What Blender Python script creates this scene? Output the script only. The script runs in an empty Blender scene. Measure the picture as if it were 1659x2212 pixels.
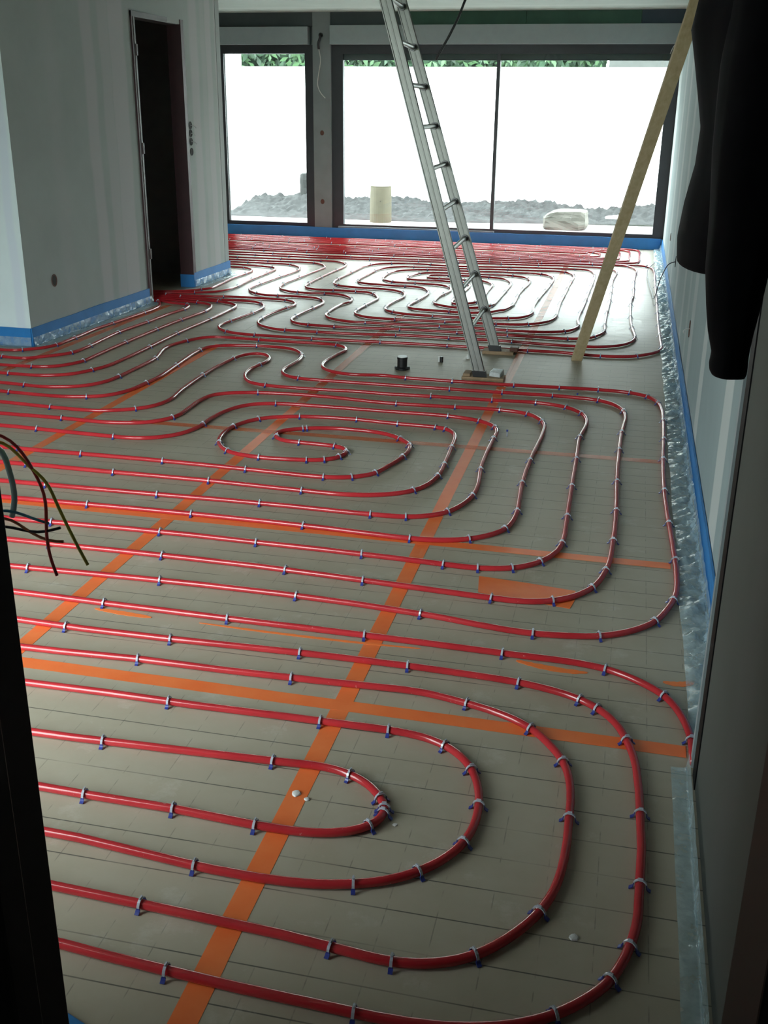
import bpy, bmesh, math, random
import numpy as np
from mathutils import Matrix, Vector, noise

random.seed(7)
scene = bpy.context.scene
COL = scene.collection

# ------------------------------------------------------------------ camera
cam_data = bpy.data.cameras.new('camera')
cam = bpy.data.objects.new('camera', cam_data)
COL.objects.link(cam)
PITCH, YAW, ROLL, EYE = math.radians(21.04), math.radians(12.74), math.radians(0.627), 1.5
fwd = Vector((-math.sin(YAW) * math.cos(PITCH), math.cos(YAW) * math.cos(PITCH), -math.sin(PITCH)))
rgt = Vector((math.cos(YAW), math.sin(YAW), 0))
upv = rgt.cross(fwd)
r2 = math.cos(ROLL) * rgt + math.sin(ROLL) * upv
u2 = -math.sin(ROLL) * rgt + math.cos(ROLL) * upv
m = Matrix.Identity(4)
for i in range(3):
    m[i][0], m[i][1], m[i][2] = r2[i], u2[i], -fwd[i]
m[0][3], m[1][3], m[2][3] = 0, 0, EYE
cam.matrix_world = m
cam_data.sensor_fit = 'VERTICAL'
cam_data.sensor_height = 36.0
cam_data.lens = 36.0 * 2268.0 / 2212.0
cam_data.clip_start = 0.02
cam_data.clip_end = 200
scene.camera = cam

# ------------------------------------------------------------------ overcast sky, exposure
world = bpy.data.worlds.new('overcast_sky')
scene.world = world
world.use_nodes = True
bg = world.node_tree.nodes['Background']
bg.inputs['Color'].default_value = (0.92, 0.98, 1.0, 1)
bg.inputs['Strength'].default_value = 1.0
scene.view_settings.view_transform = 'Standard'
scene.view_settings.look = 'None'
scene.view_settings.exposure = 4.2
scene.view_settings.gamma = 1.0
scene.view_settings.use_curve_mapping = False


def portal(name, loc, rot, sx, sy):
    d = bpy.data.lights.new(name, 'AREA')
    d.shape = 'RECTANGLE'
    d.size, d.size_y = sx, sy
    d.cycles.is_portal = True
    o = bpy.data.objects.new(name, d)
    o.location, o.rotation_euler = loc, rot
    COL.objects.link(o)


# ------------------------------------------------------------------ helpers
def tag(o, label=None, cat=None, group=None, kind=None):
    if label: o['label'] = label
    if cat: o['category'] = cat
    if group: o['group'] = group
    if kind: o['kind'] = kind
    return o


def link(name, me, mat=None, parent=None):
    o = bpy.data.objects.new(name, me)
    COL.objects.link(o)
    if parent: o.parent = parent
    if mat is not None and not me.materials: me.materials.append(mat)
    return o


def empty(name, loc=(0, 0, 0), rz=0.0):
    o = bpy.data.objects.new(name, None)
    o.empty_display_size = 0.05
    o.location = loc
    o.rotation_euler = (0, 0, rz)
    COL.objects.link(o)
    return o


def mesh(name, v, f, smooth=False):
    me = bpy.data.meshes.new(name)
    me.from_pydata([tuple(p) for p in v], [], [tuple(q) for q in f])
    me.validate()
    if smooth:
        me.polygons.foreach_set('use_smooth', [True] * len(me.polygons))
    me.update()
    return me


class MB:
    """collects shapes of ONE part"""
    def __init__(self): self.v, self.f = [], []

    def hexa(self, p):
        n = len(self.v); self.v += [tuple(q) for q in p]
        self.f += [(n, n+3, n+2, n+1), (n+4, n+5, n+6, n+7), (n, n+1, n+5, n+4), (n+1, n+2, n+6, n+5), (n+2, n+3, n+7, n+6), (n+3, n, n+4, n+7)]
        return self

    def box(self, x0, x1, y0, y1, z0, z1):
        return self.hexa([(x0, y0, z0), (x1, y0, z0), (x1, y1, z0), (x0, y1, z0), (x0, y0, z1), (x1, y0, z1), (x1, y1, z1), (x0, y1, z1)])

    def tube(self, pts, rad, n=8, cap=True):
        pts = [Vector(p) for p in pts]
        k0 = len(self.v)
        prev = None
        for i, p in enumerate(pts):
            t = (pts[min(i+1, len(pts)-1)] - pts[max(i-1, 0)]).normalized()
            if prev is None:
                a = Vector((0, 0, 1)) if abs(t.z) < 0.9 else Vector((1, 0, 0))
                prev = (a - t * a.dot(t)).normalized()
            else:
                prev = (prev - t * prev.dot(t)).normalized()
            b = t.cross(prev)
            r = rad[i] if isinstance(rad, (list, tuple)) else rad
            for k in range(n):
                w = 2 * math.pi * k / n
                self.v.append(tuple(p + r * (math.cos(w) * prev + math.sin(w) * b)))
        for i in range(len(pts)-1):
            for k in range(n):
                a = k0 + i*n + k; b2 = k0 + i*n + (k+1) % n
                self.f.append((a, b2, b2+n, a+n))
        if cap:
            self.f.append(tuple(k0 + k for k in reversed(range(n))))
            self.f.append(tuple(k0 + (len(pts)-1)*n + k for k in range(n)))
        return self

    def lathe(self, prof, c=(0, 0), n=20):
        k0 = len(self.v)
        for r, z in prof:
            for k in range(n):
                w = 2*math.pi*k/n
                self.v.append((c[0] + r*math.cos(w), c[1] + r*math.sin(w), z))
        for i in range(len(prof)-1):
            for k in range(n):
                a = k0 + i*n + k; b = k0 + i*n + (k+1) % n
                self.f.append((a, b, b+n, a+n))
        self.f.append(tuple(k0 + k for k in reversed(range(n))))
        self.f.append(tuple(k0 + (len(prof)-1)*n + k for k in range(n)))
        return self

    def build(self, name, mat, parent=None, smooth=False, bevel=0):
        me = mesh(name, self.v, self.f, smooth)
        o = link(name, me, mat, parent)
        if bevel:
            b = o.modifiers.new('bevel', 'BEVEL'); b.width = bevel; b.segments = 2; b.limit_method = 'ANGLE'
        return o


def catmull(P, step):
    P = [np.array(p, float) for p in P]
    out = []
    for i in range(len(P)-1):
        p0 = P[i-1] if i else 2*P[0]-P[1]
        p1, p2 = P[i], P[i+1]
        p3 = P[i+2] if i+2 < len(P) else 2*P[-1]-P[-2]
        t = [0]
        for a, b in ((p0, p1), (p1, p2), (p2, p3)):
            t.append(t[-1] + max(np.linalg.norm(b-a), 1e-6) ** 0.5)
        n = max(1, int(np.linalg.norm(p2-p1)/step))
        for k in range(n):
            s = t[1] + (t[2]-t[1])*k/n
            a1 = (t[1]-s)/(t[1]-t[0])*p0 + (s-t[0])/(t[1]-t[0])*p1
            a2 = (t[2]-s)/(t[2]-t[1])*p1 + (s-t[1])/(t[2]-t[1])*p2
            a3 = (t[3]-s)/(t[3]-t[2])*p2 + (s-t[2])/(t[3]-t[2])*p3
            b1 = (t[2]-s)/(t[2]-t[0])*a1 + (s-t[0])/(t[2]-t[0])*a2
            b2 = (t[3]-s)/(t[3]-t[1])*a2 + (s-t[1])/(t[3]-t[1])*a3
            out.append((t[2]-s)/(t[2]-t[1])*b1 + (s-t[1])/(t[2]-t[1])*b2)
    out.append(P[-1])
    return np.array(out)


def resample(Q, step):
    d = np.r_[0, np.cumsum(np.linalg.norm(np.diff(Q, axis=0), axis=1))]
    n = max(2, int(d[-1]/step)+1)
    s = np.linspace(0, d[-1], n)
    return np.stack([np.interp(s, d, Q[:, k]) for k in range(Q.shape[1])], 1)


def smooth_path(P, step=0.02, sigma=0.035):
    Q = resample(catmull(P, step), step)
    h = int(3*sigma/step)
    w = np.exp(-0.5*(np.arange(-h, h+1)*step/sigma)**2); w /= w.sum()
    pad = np.concatenate([2*Q[:1]-Q[1:h+1][::-1], Q, 2*Q[-1:]-Q[-h-1:-1][::-1]])
    return np.stack([np.convolve(pad[:, k], w, 'valid') for k in range(Q.shape[1])], 1)


# ------------------------------------------------------------------ materials
MATS = {}


class NT:
    def __init__(self, name):
        self.m = bpy.data.materials.new(name); self.m.use_nodes = True
        self.t = self.m.node_tree; self.b = self.t.nodes['Principled BSDF']
        self.out = self.t.nodes['Material Output']

    def n(self, typ, **kw):
        o = self.t.nodes.new(typ)
        for k, v in kw.items(): setattr(o, k, v)
        return o

    def l(self, a, b): self.t.links.new(a, b)

    def val(self, sock, v):
        if isinstance(v, (int, float)): sock.default_value = v
        elif isinstance(v, tuple): sock.default_value = v if len(v) == 4 else v + (1,)
        else: self.l(v, sock)

    def math(self, op, a, b=0.0, c=None, clamp=False):
        o = self.n('ShaderNodeMath', operation=op, use_clamp=clamp)
        self.val(o.inputs[0], a); self.val(o.inputs[1], b)
        if c is not None: self.val(o.inputs[2], c)
        return o.outputs[0]

    def mix(self, f, a, b, mode='MIX'):
        o = self.n('ShaderNodeMix', data_type='RGBA', blend_type=mode)
        self.val(o.inputs[0], f); self.val(o.inputs[6], a); self.val(o.inputs[7], b)
        return o.outputs[2]

    def noise(self, scale, detail=3, vec=None, rough=0.5, lo=None, hi=None):
        o = self.n('ShaderNodeTexNoise'); o.inputs['Scale'].default_value = scale
        o.inputs['Detail'].default_value = detail; o.inputs['Roughness'].default_value = rough
        if vec is not None: self.l(vec, o.inputs['Vector'])
        r = o.outputs['Fac']
        if lo is not None:
            mr = self.n('ShaderNodeMapRange'); self.l(r, mr.inputs[0])
            mr.inputs[1].default_value = lo; mr.inputs[2].default_value = hi
            r = mr.outputs[0]
        return r

    def pos(self):
        g = self.n('ShaderNodeNewGeometry'); s = self.n('ShaderNodeSeparateXYZ')
        self.l(g.outputs['Position'], s.inputs[0])
        return g.outputs['Position'], s.outputs[0], s.outputs[1], s.outputs[2]

    def bump(self, h, strength=0.3, dist=0.01):
        o = self.n('ShaderNodeBump'); o.inputs['Strength'].default_value = strength; o.inputs['Distance'].default_value = dist
        self.l(h, o.inputs['Height']); self.l(o.outputs[0], self.b.inputs['Normal'])

    def set(self, color=None, rough=None, metal=None, spec=None):
        if color is not None: self.val(self.b.inputs['Base Color'], color)
        if rough is not None: self.val(self.b.inputs['Roughness'], rough)
        if metal is not None: self.val(self.b.inputs['Metallic'], metal)
        if spec is not None: self.b.inputs['Specular IOR Level'].default_value = spec
        return self

    def band(self, v, c, hw, soft):
        d = self.math('ABSOLUTE', self.math('SUBTRACT', v, c))
        mr = self.n('ShaderNodeMapRange', interpolation_type='SMOOTHSTEP'); self.l(d, mr.inputs[0])
        mr.inputs[1].default_value = hw; mr.inputs[2].default_value = hw+soft
        mr.inputs[3].default_value = 1; mr.inputs[4].default_value = 0
        return mr.outputs[0]

    def grid_line(self, v, off, period, hw, soft):
        x = self.math('SUBTRACT', v, off)
        d = self.math('ABSOLUTE', self.math('SUBTRACT', self.math('FRACT', self.math('ADD', self.math('DIVIDE', x, period), 0.5)), 0.5))
        d = self.math('MULTIPLY', d, period)
        mr = self.n('ShaderNodeMapRange', interpolation_type='SMOOTHSTEP'); self.l(d, mr.inputs[0])
        mr.inputs[1].default_value = hw; mr.inputs[2].default_value = hw+soft
        mr.inputs[3].default_value = 1; mr.inputs[4].default_value = 0
        return mr.outputs[0]


def plain(name, color, rough=0.5, metal=0.0, var=0.12, scale=12.0, spec=0.5, bump=0.0):
    t = NT(name)
    p, x, y, z = t.pos()
    f = t.noise(scale, 4, p, 0.6, 0.3, 0.7)
    dark = tuple(c*(1-var) for c in color); light = tuple(min(1, c*(1+var)) for c in color)
    t.set(t.mix(f, dark, light), rough, metal, spec)
    if bump: t.bump(t.noise(scale*6, 4, p), bump, 0.003)
    MATS[name] = t.m
    return t.m


# insulation board: beige foil face with a printed 10 cm grid, dust and scuffs
t = NT('insulation_board')
p, x, y, z = t.pos()
big = t.noise(1.7, 4, p, 0.6, 0.3, 0.7)
fine = t.noise(14, 5, p, 0.65, 0.35, 0.75)
col = t.mix(big, (0.38, 0.33, 0.25), (0.45, 0.398, 0.31))
col = t.mix(t.math('MULTIPLY', fine, 0.35), col, (0.50, 0.46, 0.38))
lx = t.grid_line(y, 2.155, 0.1025, 0.0009, 0.0012)
lx = t.math('MULTIPLY', lx, t.noise(3.0, 2, p, 0.5, 0.3, 0.52))
ly = t.grid_line(x, 0.155, 0.1025, 0.0005, 0.0012)
ly = t.math('MULTIPLY', t.math('MULTIPLY', ly, t.noise(22, 2, p, 0.5, 0.45, 0.6)), 0.4)
ln = t.math('MAXIMUM', t.math('MULTIPLY', lx, 0.85), ly)
col = t.mix(ln, col, (0.05, 0.05, 0.045))
dust = t.noise(5.5, 6, p, 0.7, 0.58, 0.72)
col = t.mix(t.math('MULTIPLY', dust, 0.35), col, (0.68, 0.66, 0.60))
# trodden dust dulls the foil in the near bays; the far bay is still clean and glossy
cl = t.n('ShaderNodeMapRange', interpolation_type='SMOOTHSTEP')
t.l(t.math('ADD', y, t.math('MULTIPLY', t.math('SUBTRACT', t.noise(0.8, 3, p), 0.5), 3.0)), cl.inputs[0])
cl.inputs[1].default_value = 6.2; cl.inputs[2].default_value = 9.6; cl.inputs[3].default_value = 0.50; cl.inputs[4].default_value = 0.31
t.set(col, t.math('ADD', cl.outputs[0], t.math('MULTIPLY', fine, 0.10)), 0, 0.4)
t.bump(t.noise(9, 3, p), 0.08, 0.01)
MATS['board'] = t.m

plain('subfloor', (0.10, 0.10, 0.09), 0.9)

t = NT('red_pipe')
p, x, y, z = t.pos()
f = t.noise(7, 3, p, 0.5, 0.35, 0.65)
sc = t.noise(60, 4, p, 0.7, 0.68, 0.76)
col = t.mix(f, (0.42, 0.020, 0.028), (0.50, 0.030, 0.038))
col = t.mix(t.math('MULTIPLY', sc, 0.5), col, (0.7, 0.45, 0.42))
t.set(col, 0.17, 0, 0.55)
MATS['pipe'] = t.m

plain('blue_clip', (0.030, 0.045, 0.26), 0.3)
plain('clip_strap', (0.46, 0.48, 0.56), 0.16, spec=0.9)
t = NT('orange_tape')
p, x, y, z = t.pos()
f = t.noise(9, 4, p, 0.6, 0.3, 0.7)
t.set(t.mix(f, (0.95, 0.185, 0.045), (1.0, 0.25, 0.075)), 0.38)
t.b.inputs['Alpha'].default_value = 0.94
t.bump(t.noise(30, 4, p), 0.15, 0.002)
MATS['tape'] = t.m
t2 = t.m.copy(); t2.name = 'worn_tape'; t2.node_tree.nodes['Principled BSDF'].inputs['Alpha'].default_value = 0.38; MATS['tape_worn'] = t2
plain('fluorescent_paint', (1.0, 0.24, 0.06), 0.6, var=0.04)

# plasterboard with paler jointing compound
def plasterboard(name, base, comp, axis, bands, rough=0.85):
    t = NT(name)
    p, x, y, z = t.pos()
    v = {'x': x, 'y': y}[axis]
    wob = t.math('MULTIPLY', t.math('SUBTRACT', t.noise(1.6, 3, p), 0.5), 0.08)
    vv = t.math('ADD', v, wob)
    tot = None
    for c, hw, soft, a in bands:
        b = t.math('MULTIPLY', t.band(vv, c, hw, soft), a)
        tot = b if tot is None else t.math('MAXIMUM', tot, b)
    n1 = t.noise(2.3, 4, p, 0.6, 0.3, 0.7)
    c0 = t.mix(n1, tuple(c*0.94 for c in base), tuple(c*1.05 for c in base))
    col = t.mix(tot, c0, comp) if tot is not None else c0
    t.set(col, rough, 0, 0.3)
    t.bump(t.noise(40, 3, p), 0.05, 0.004)
    MATS[name] = t.m
    return t.m

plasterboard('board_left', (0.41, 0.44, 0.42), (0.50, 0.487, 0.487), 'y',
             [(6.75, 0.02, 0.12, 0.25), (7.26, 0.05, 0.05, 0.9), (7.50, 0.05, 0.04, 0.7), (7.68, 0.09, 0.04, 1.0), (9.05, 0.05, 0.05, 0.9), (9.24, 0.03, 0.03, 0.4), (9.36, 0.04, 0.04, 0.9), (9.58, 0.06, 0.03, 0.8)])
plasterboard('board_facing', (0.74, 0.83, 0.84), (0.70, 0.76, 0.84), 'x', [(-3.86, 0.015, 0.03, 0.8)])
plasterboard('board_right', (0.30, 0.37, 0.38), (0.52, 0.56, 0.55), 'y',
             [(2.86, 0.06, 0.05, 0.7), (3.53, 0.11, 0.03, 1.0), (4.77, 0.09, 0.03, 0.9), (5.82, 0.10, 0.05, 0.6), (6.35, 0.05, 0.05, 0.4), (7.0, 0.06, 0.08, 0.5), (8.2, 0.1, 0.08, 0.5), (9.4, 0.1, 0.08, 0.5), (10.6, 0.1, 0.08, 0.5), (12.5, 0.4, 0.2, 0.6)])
plasterboard('ceiling_board', (0.42, 0.48, 0.46), (0.50, 0.55, 0.53), 'y', [(12.3, 0.06, 0.05, 0.6), (11.1, 0.06, 0.05, 0.6), (9.9, 0.06, 0.05, 0.6)])
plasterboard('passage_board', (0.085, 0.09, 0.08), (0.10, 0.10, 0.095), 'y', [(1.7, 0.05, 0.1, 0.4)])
plasterboard('plain_board', (0.36, 0.38, 0.37), (0.6, 0.6, 0.58), 'y', [(3.0, 0.05, 0.1, 0.4)])
plain('grey_render', (0.20, 0.225, 0.235), 0.9, var=0.08, scale=4)
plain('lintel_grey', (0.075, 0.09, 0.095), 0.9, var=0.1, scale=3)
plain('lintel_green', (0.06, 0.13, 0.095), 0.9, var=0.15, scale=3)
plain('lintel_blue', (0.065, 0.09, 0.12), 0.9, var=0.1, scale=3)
plain('shutter_box', (0.28, 0.325, 0.34), 0.6, var=0.04)
plain('anthracite', (0.022, 0.024, 0.03), 0.4, var=0.1)
plain('black_metal', (0.006, 0.006, 0.007), 0.6, var=0.15, spec=0.2)
plain('red_primer', (0.042, 0.011, 0.013), 0.55, var=0.2)
plain('frame_grey', (0.075, 0.062, 0.062), 0.5, var=0.1)
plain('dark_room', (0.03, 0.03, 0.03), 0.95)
plain('aluminium', (0.235, 0.235, 0.22), 0.45, 1.0, var=0.06, scale=30)
plain('dark_alu', (0.10, 0.10, 0.10), 0.4, 1.0, var=0.1)
t = NT('pine')
p, x, y, z = t.pos()
mp = t.n('ShaderNodeMapping'); mp.inputs['Scale'].default_value = (40, 40, 3); t.l(p, mp.inputs[0])
f = t.noise(1.0, 4, mp.outputs[0], 0.6, 0.3, 0.7)
t.set(t.mix(f, (0.44, 0.33, 0.18), (0.58, 0.46, 0.28)), 0.65)
MATS['pine'] = t.m
plain('cardboard', (0.33, 0.22, 0.13), 0.8, var=0.2, scale=25)
plain('grey_wrap', (0.60, 0.62, 0.62), 0.35, var=0.2, scale=60)
plain('black_plastic', (0.012, 0.012, 0.013), 0.35)
plain('white_plastic', (0.75, 0.75, 0.74), 0.4)
plain('wire_red', (0.75, 0.08, 0.09), 0.4)
plain('wire_green', (0.85, 0.80, 0.12), 0.4)
plain('wire_blue', (0.10, 0.40, 0.60), 0.4)
plain('wire_black', (0.05, 0.05, 0.07), 0.4)
plain('wire_brown', (0.6, 0.2, 0.1), 0.4)
plain('wire_white', (0.55, 0.55, 0.53), 0.4)
plain('conduit_blue', (0.50, 0.78, 0.90), 0.4)
plain('socket_brown', (0.10, 0.035, 0.02), 0.6)
plain('hole_dark', (0.02, 0.018, 0.015), 0.8)
plain('blue_foam', (0.022, 0.20, 0.52), 0.55, var=0.10, scale=6, bump=0.2)
plain('jacket_cloth', (0.0045, 0.0045, 0.006), 0.95, var=0.2, scale=20, spec=0.15)
plain('white_render', (0.74, 0.74, 0.72), 0.9, var=0.03, scale=2)
plain('concrete', (0.24, 0.24, 0.23), 0.9, var=0.06, scale=3)
plain('soil', (0.020, 0.021, 0.021), 1.0, var=0.5, scale=9, bump=0.6)
plain('bark', (0.016, 0.017, 0.016), 1.0, var=0.4, scale=25, bump=0.5)
plain('log_wood', (0.07, 0.06, 0.036), 0.8, var=0.15, scale=8)
plain('stone', (0.085, 0.08, 0.068), 0.9, var=0.15, scale=6, bump=0.3)
plain('grass', (0.06, 0.10, 0.03), 1.0)
plain('leaf', (0.018, 0.045, 0.022), 0.6, var=0.6, scale=3)
plain('leaf_light', (0.045, 0.10, 0.04), 0.6, var=0.5, scale=3)
plain('house_wall', (0.06, 0.065, 0.06), 0.9)

t = NT('window_glass')
tr = t.n('ShaderNodeBsdfTransparent'); tr.inputs[0].default_value = (0.93, 0.97, 0.96, 1)
gl = t.n('ShaderNodeBsdfGlossy'); gl.inputs['Roughness'].default_value = 0.02
fr = t.n('ShaderNodeFresnel')
go = t.n('ShaderNodeNewGeometry')      # same index seen from either side of the thin sheet
t.l(t.math('SUBTRACT', 1.45, t.math('MULTIPLY', go.outputs['Backfacing'], 1.45-1/1.45)), fr.inputs[0])
mx = t.n('ShaderNodeMixShader')
t.l(fr.outputs[0], mx.inputs[0]); t.l(tr.outputs[0], mx.inputs[1]); t.l(gl.outputs[0], mx.inputs[2])
t.l(mx.outputs[0], t.out.inputs['Surface'])
MATS['glass'] = t.m

t = NT('clear_film')
p, x, y, z = t.pos()
tr = t.n('ShaderNodeBsdfTransparent'); tr.inputs[0].default_value = (0.90, 0.97, 1.0, 1)
t.set((0.55, 0.70, 0.76), 0.10, 0, 1.0)
t.bump(t.noise(40, 3, p), 0.35, 0.02)
mx = t.n('ShaderNodeMixShader')
t.l(t.math('ADD', 0.30, t.math('MULTIPLY', t.noise(18, 4, p, 0.6, 0.35, 0.7), 0.25)), mx.inputs[0])
t.l(tr.outputs[0], mx.inputs[1]); t.l(t.b.outputs[0], mx.inputs[2])
t.l(mx.outputs[0], t.out.inputs['Surface'])
MATS['film'] = t.m
M = MATS

# ------------------------------------------------------------------ room shell
CEIL = 2.525
YW = 12.85           # window wall
XR = 0.36            # long wall with the film
XP = 0.265           # passage wall beside the camera
CN = (-3.80, 6.20)   # near corner of the block with the doorway
CF = (-3.72, 9.62)   # far corner of that block


def struct(name, mb, mat, **k):
    o = mb.build(name, mat, **k)
    o['kind'] = 'structure'
    return o


floor = struct('floor', MB().box(-5.7, 0.9, 0.70, 13.1, -0.12, -0.032).box(-1.2, 0.9, -1.6, 0.70, -0.12, -0.032), M['subfloor'])
tag(floor, 'beige insulation boards laid over the whole floor', None)
xs = [0.352, -0.645, -1.645, -2.645, -3.645, -4.645, -5.58]
ys = [0.86, 1.18, 2.37, 3.56, 4.75, 5.94, 7.13, 8.32, 9.51, 10.70, 11.89, 12.84]
bmesh_cache = {}
for i in range(len(xs)-1):
    for j in range(len(ys)-1):
        w, d = xs[i]-xs[i+1]-0.002, ys[j+1]-ys[j]-0.002
        key = (round(w, 3), round(d, 3))
        if key not in bmesh_cache:
            mb = MB().box(-w/2, w/2, -d/2, d/2, -0.032, 0.0)
            me = mesh('insulation_board', mb.v, mb.f); me.materials.append(M['board']); bmesh_cache[key] = me
        o = link('insulation_board', bmesh_cache[key], None, floor)
        o.location = ((xs[i]+xs[i+1])/2, (ys[j]+ys[j+1])/2, -0.0004*random.random())
struct('ceiling', MB().box(-5.7, 0.95, 0.70, 13.05, CEIL, CEIL+0.12), M['ceiling_board'])
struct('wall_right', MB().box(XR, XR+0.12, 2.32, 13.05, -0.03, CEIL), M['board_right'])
# passage wall between the doorway and the room, with its metal corner bead
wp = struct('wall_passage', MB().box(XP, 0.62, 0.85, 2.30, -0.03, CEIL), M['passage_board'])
b = MB().box(XP-0.006, XP+0.012, 2.292, 2.318, 0, CEIL).build('corner_bead', M['shutter_box'], wp)
b2 = MB().box(XP-0.003, XP+0.001, 2.20, 2.262, 0.0, CEIL).build('dark_strip', M['black_metal'], wp)  # thin black strip on the wall face, just short of the bead
# doorway wall around the camera
FX0, FX1, FZ0, FZ1 = -3.7, -1.75, 0.10, 2.30
wf = struct('wall_front', MB().box(-5.7, FX0, 0.70, 0.85, -0.03, CEIL).box(FX1, -0.580, 0.70, 0.85, -0.03, CEIL).box(FX0, FX1, 0.70, 0.85, -0.03, FZ0)
            .box(FX0, FX1, 0.70, 0.85, FZ1, CEIL).box(-0.580, 0.62, 0.70, 0.85, 2.1, CEIL), M['plain_board'])
dj = empty('door_1'); dj['kind'] = 'structure'; dj['label'] = 'black door frame around the near doorway'
MB().box(-0.605, -0.538, 0.70, 0.80, -0.03, 2.12).box(-0.605, -0.50, 0.66, 0.70, -0.03, 2.12).box(-0.605, -0.583, 0.80, 0.862, -0.03, 2.12).build('jamb', M['black_metal'], dj, bevel=0.003)
MB().box(0.148, 0.30, 0.66, 0.80, -0.03, 2.12).box(0.165, 0.268, 0.80, 0.87, -0.03, 2.12).build('jamb', M['black_metal'], dj, bevel=0.003)
MB().box(-0.60, 0.30, 0.66, 0.80, 2.06, 2.14).build('lintel', M['black_metal'], dj)
# dim lobby the doorway opens from
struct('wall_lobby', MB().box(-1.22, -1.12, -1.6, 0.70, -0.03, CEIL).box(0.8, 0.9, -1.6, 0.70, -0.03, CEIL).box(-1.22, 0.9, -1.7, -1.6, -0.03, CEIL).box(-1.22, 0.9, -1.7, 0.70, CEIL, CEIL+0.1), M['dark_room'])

# block with the doorway: skewed wall along the room, facing wall, dark cell behind
DY0, DY1, DZ = 7.96, 8.80, 2.12


def onwall(y):
    return CN[0] + (CF[0]-CN[0])*(y-CN[1])/(CF[1]-CN[1])


def wall_seg(mb, y0, y1, z0, z1, th=0.10):
    a, c = onwall(y0), onwall(y1)
    mb.hexa([(a-th, y0, z0), (a, y0, z0), (c, y1, z0), (c-th, y1, z0), (a-th, y0, z1), (a, y0, z1), (c, y1, z1), (c-th, y1, z1)])


mb = MB()
wall_seg(mb, CN[1], DY0, -0.03, CEIL); wall_seg(mb, DY1, CF[1], -0.03, CEIL); wall_seg(mb, DY0, DY1, DZ, CEIL)
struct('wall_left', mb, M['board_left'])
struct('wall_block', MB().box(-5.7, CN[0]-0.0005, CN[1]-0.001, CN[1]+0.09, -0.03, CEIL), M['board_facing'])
struct('wall_recess', MB().box(-5.7, CF[0]+0.001, CF[1]-0.09, CF[1]+0.005, -0.03, CEIL), M['plain_board'])
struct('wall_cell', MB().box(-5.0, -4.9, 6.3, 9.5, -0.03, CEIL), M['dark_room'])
# far side of the room, and the window beside the doorway that lights the near floor
struct('wall_side', MB().box(-5.7, -5.58, 0.85, 13.0, -0.03, CEIL), M['plain_board'])
w3 = empty('window_3', (0, 0, 0)); w3['kind'] = 'structure'; w3['label'] = 'wide window beside the near doorway'
mb = MB()
for xx in (FX0, (FX0+FX1)/2-0.03, FX1-0.06): mb.box(xx, xx+0.06, 0.74, 0.81, FZ0, FZ1)
mb.box(FX0, FX1, 0.74, 0.81, FZ0, FZ0+0.06).box(FX0, FX1, 0.74, 0.81, FZ1-0.06, FZ1)
mb.build('frame', M['anthracite'], w3)
MB().box(FX0+0.06, (FX0+FX1)/2-0.03, 0.77, 0.78, FZ0+0.06, FZ1-0.06).build('pane', M['glass'], w3)
MB().box((FX0+FX1)/2+0.03, FX1-0.06, 0.77, 0.78, FZ0+0.06, FZ1-0.06).build('pane', M['glass'], w3)

# window wall
ww = MB()
ww.box(-5.7, -5.01, YW, YW+0.22, -0.03, CEIL)                 # behind the block
ww.box(-3.815, -3.60, YW-0.02, YW+0.22, -0.03, CEIL)           # pier
ww.box(-5.01, 0.50, YW+0.10, YW+0.22, 2.18, CEIL)              # lintel core
ww.box(-5.01, 0.50, YW, YW+0.22, -0.03, 0.118)                 # sill
wb = struct('wall_back', ww, M['grey_render'])
z0, z1 = 2.378, CEIL
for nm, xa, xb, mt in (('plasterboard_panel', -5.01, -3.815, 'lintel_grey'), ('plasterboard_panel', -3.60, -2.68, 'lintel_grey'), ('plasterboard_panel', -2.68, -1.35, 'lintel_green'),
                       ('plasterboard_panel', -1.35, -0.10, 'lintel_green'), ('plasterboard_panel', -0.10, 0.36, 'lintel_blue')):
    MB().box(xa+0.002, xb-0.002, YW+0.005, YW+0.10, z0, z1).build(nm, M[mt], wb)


def window(name, label, x0, x1, panes, top):
    w = empty(name); w['kind'] = 'structure'; w['label'] = label
    yf0, yf1 = YW+0.02, YW+0.09
    fr = MB()
    zb, zt = 0.118, 2.18
    fr.box(x0, x1, yf0, yf1, top, zt).box(x0, x1, yf0, yf1, zb, 0.165)
    fr.box(x0, panes[0][0], yf0, yf1, 0.165, top).box(panes[-1][1], x1, yf0, yf1, 0.165, top)
    for a, c in zip(panes[:-1], panes[1:]):
        fr.box(a[1], c[0], yf0-0.01, yf1, 0.165, top)
    fr.build('frame', M['anthracite'], w)
    for a, c in panes:
        MB().box(a, c, YW+0.05, YW+0.06, 0.16, top+0.005).build('pane', M['glass'], w)
    return w


w1 = window('window_1', 'narrow anthracite framed window between the pier and the block', -5.01, -3.815, [(-4.94, -3.925)], 2.085)
MB().box(-4.93, -4.918, YW+0.01, YW+0.02, 0.165, 2.08).build('glazing_bead', M['shutter_box'], w1)
sb = MB().box(-5.01, -3.862, YW-0.06, YW+0.08, 2.182, 2.372).build('shutter_box', M['shutter_box'], w1, bevel=0.004)
w2 = window('window_2', 'wide anthracite sliding window with two panes', -3.60, 0.36, [(-3.46, -1.655), (-1.615, 0.236)], 2.085)
MB().box(-3.46, 0.236, YW+0.062, YW+0.085, 2.018, 2.085).build('shutter_slat', M['lintel_grey'], w2)
MB().box(-3.598, 0.335, YW-0.06, YW+0.08, 2.182, 2.384).build('shutter_box', M['shutter_box'], w2, bevel=0.004)
MB().box(-3.52, -1.60, YW-0.012, YW+0.02, 0.118, 0.142).build('track', M['shutter_box'], w2)
portal('portal_a', (-4.43, YW-0.08, 1.13), (math.radians(-90), 0, 0), 1.05, 1.95)
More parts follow.
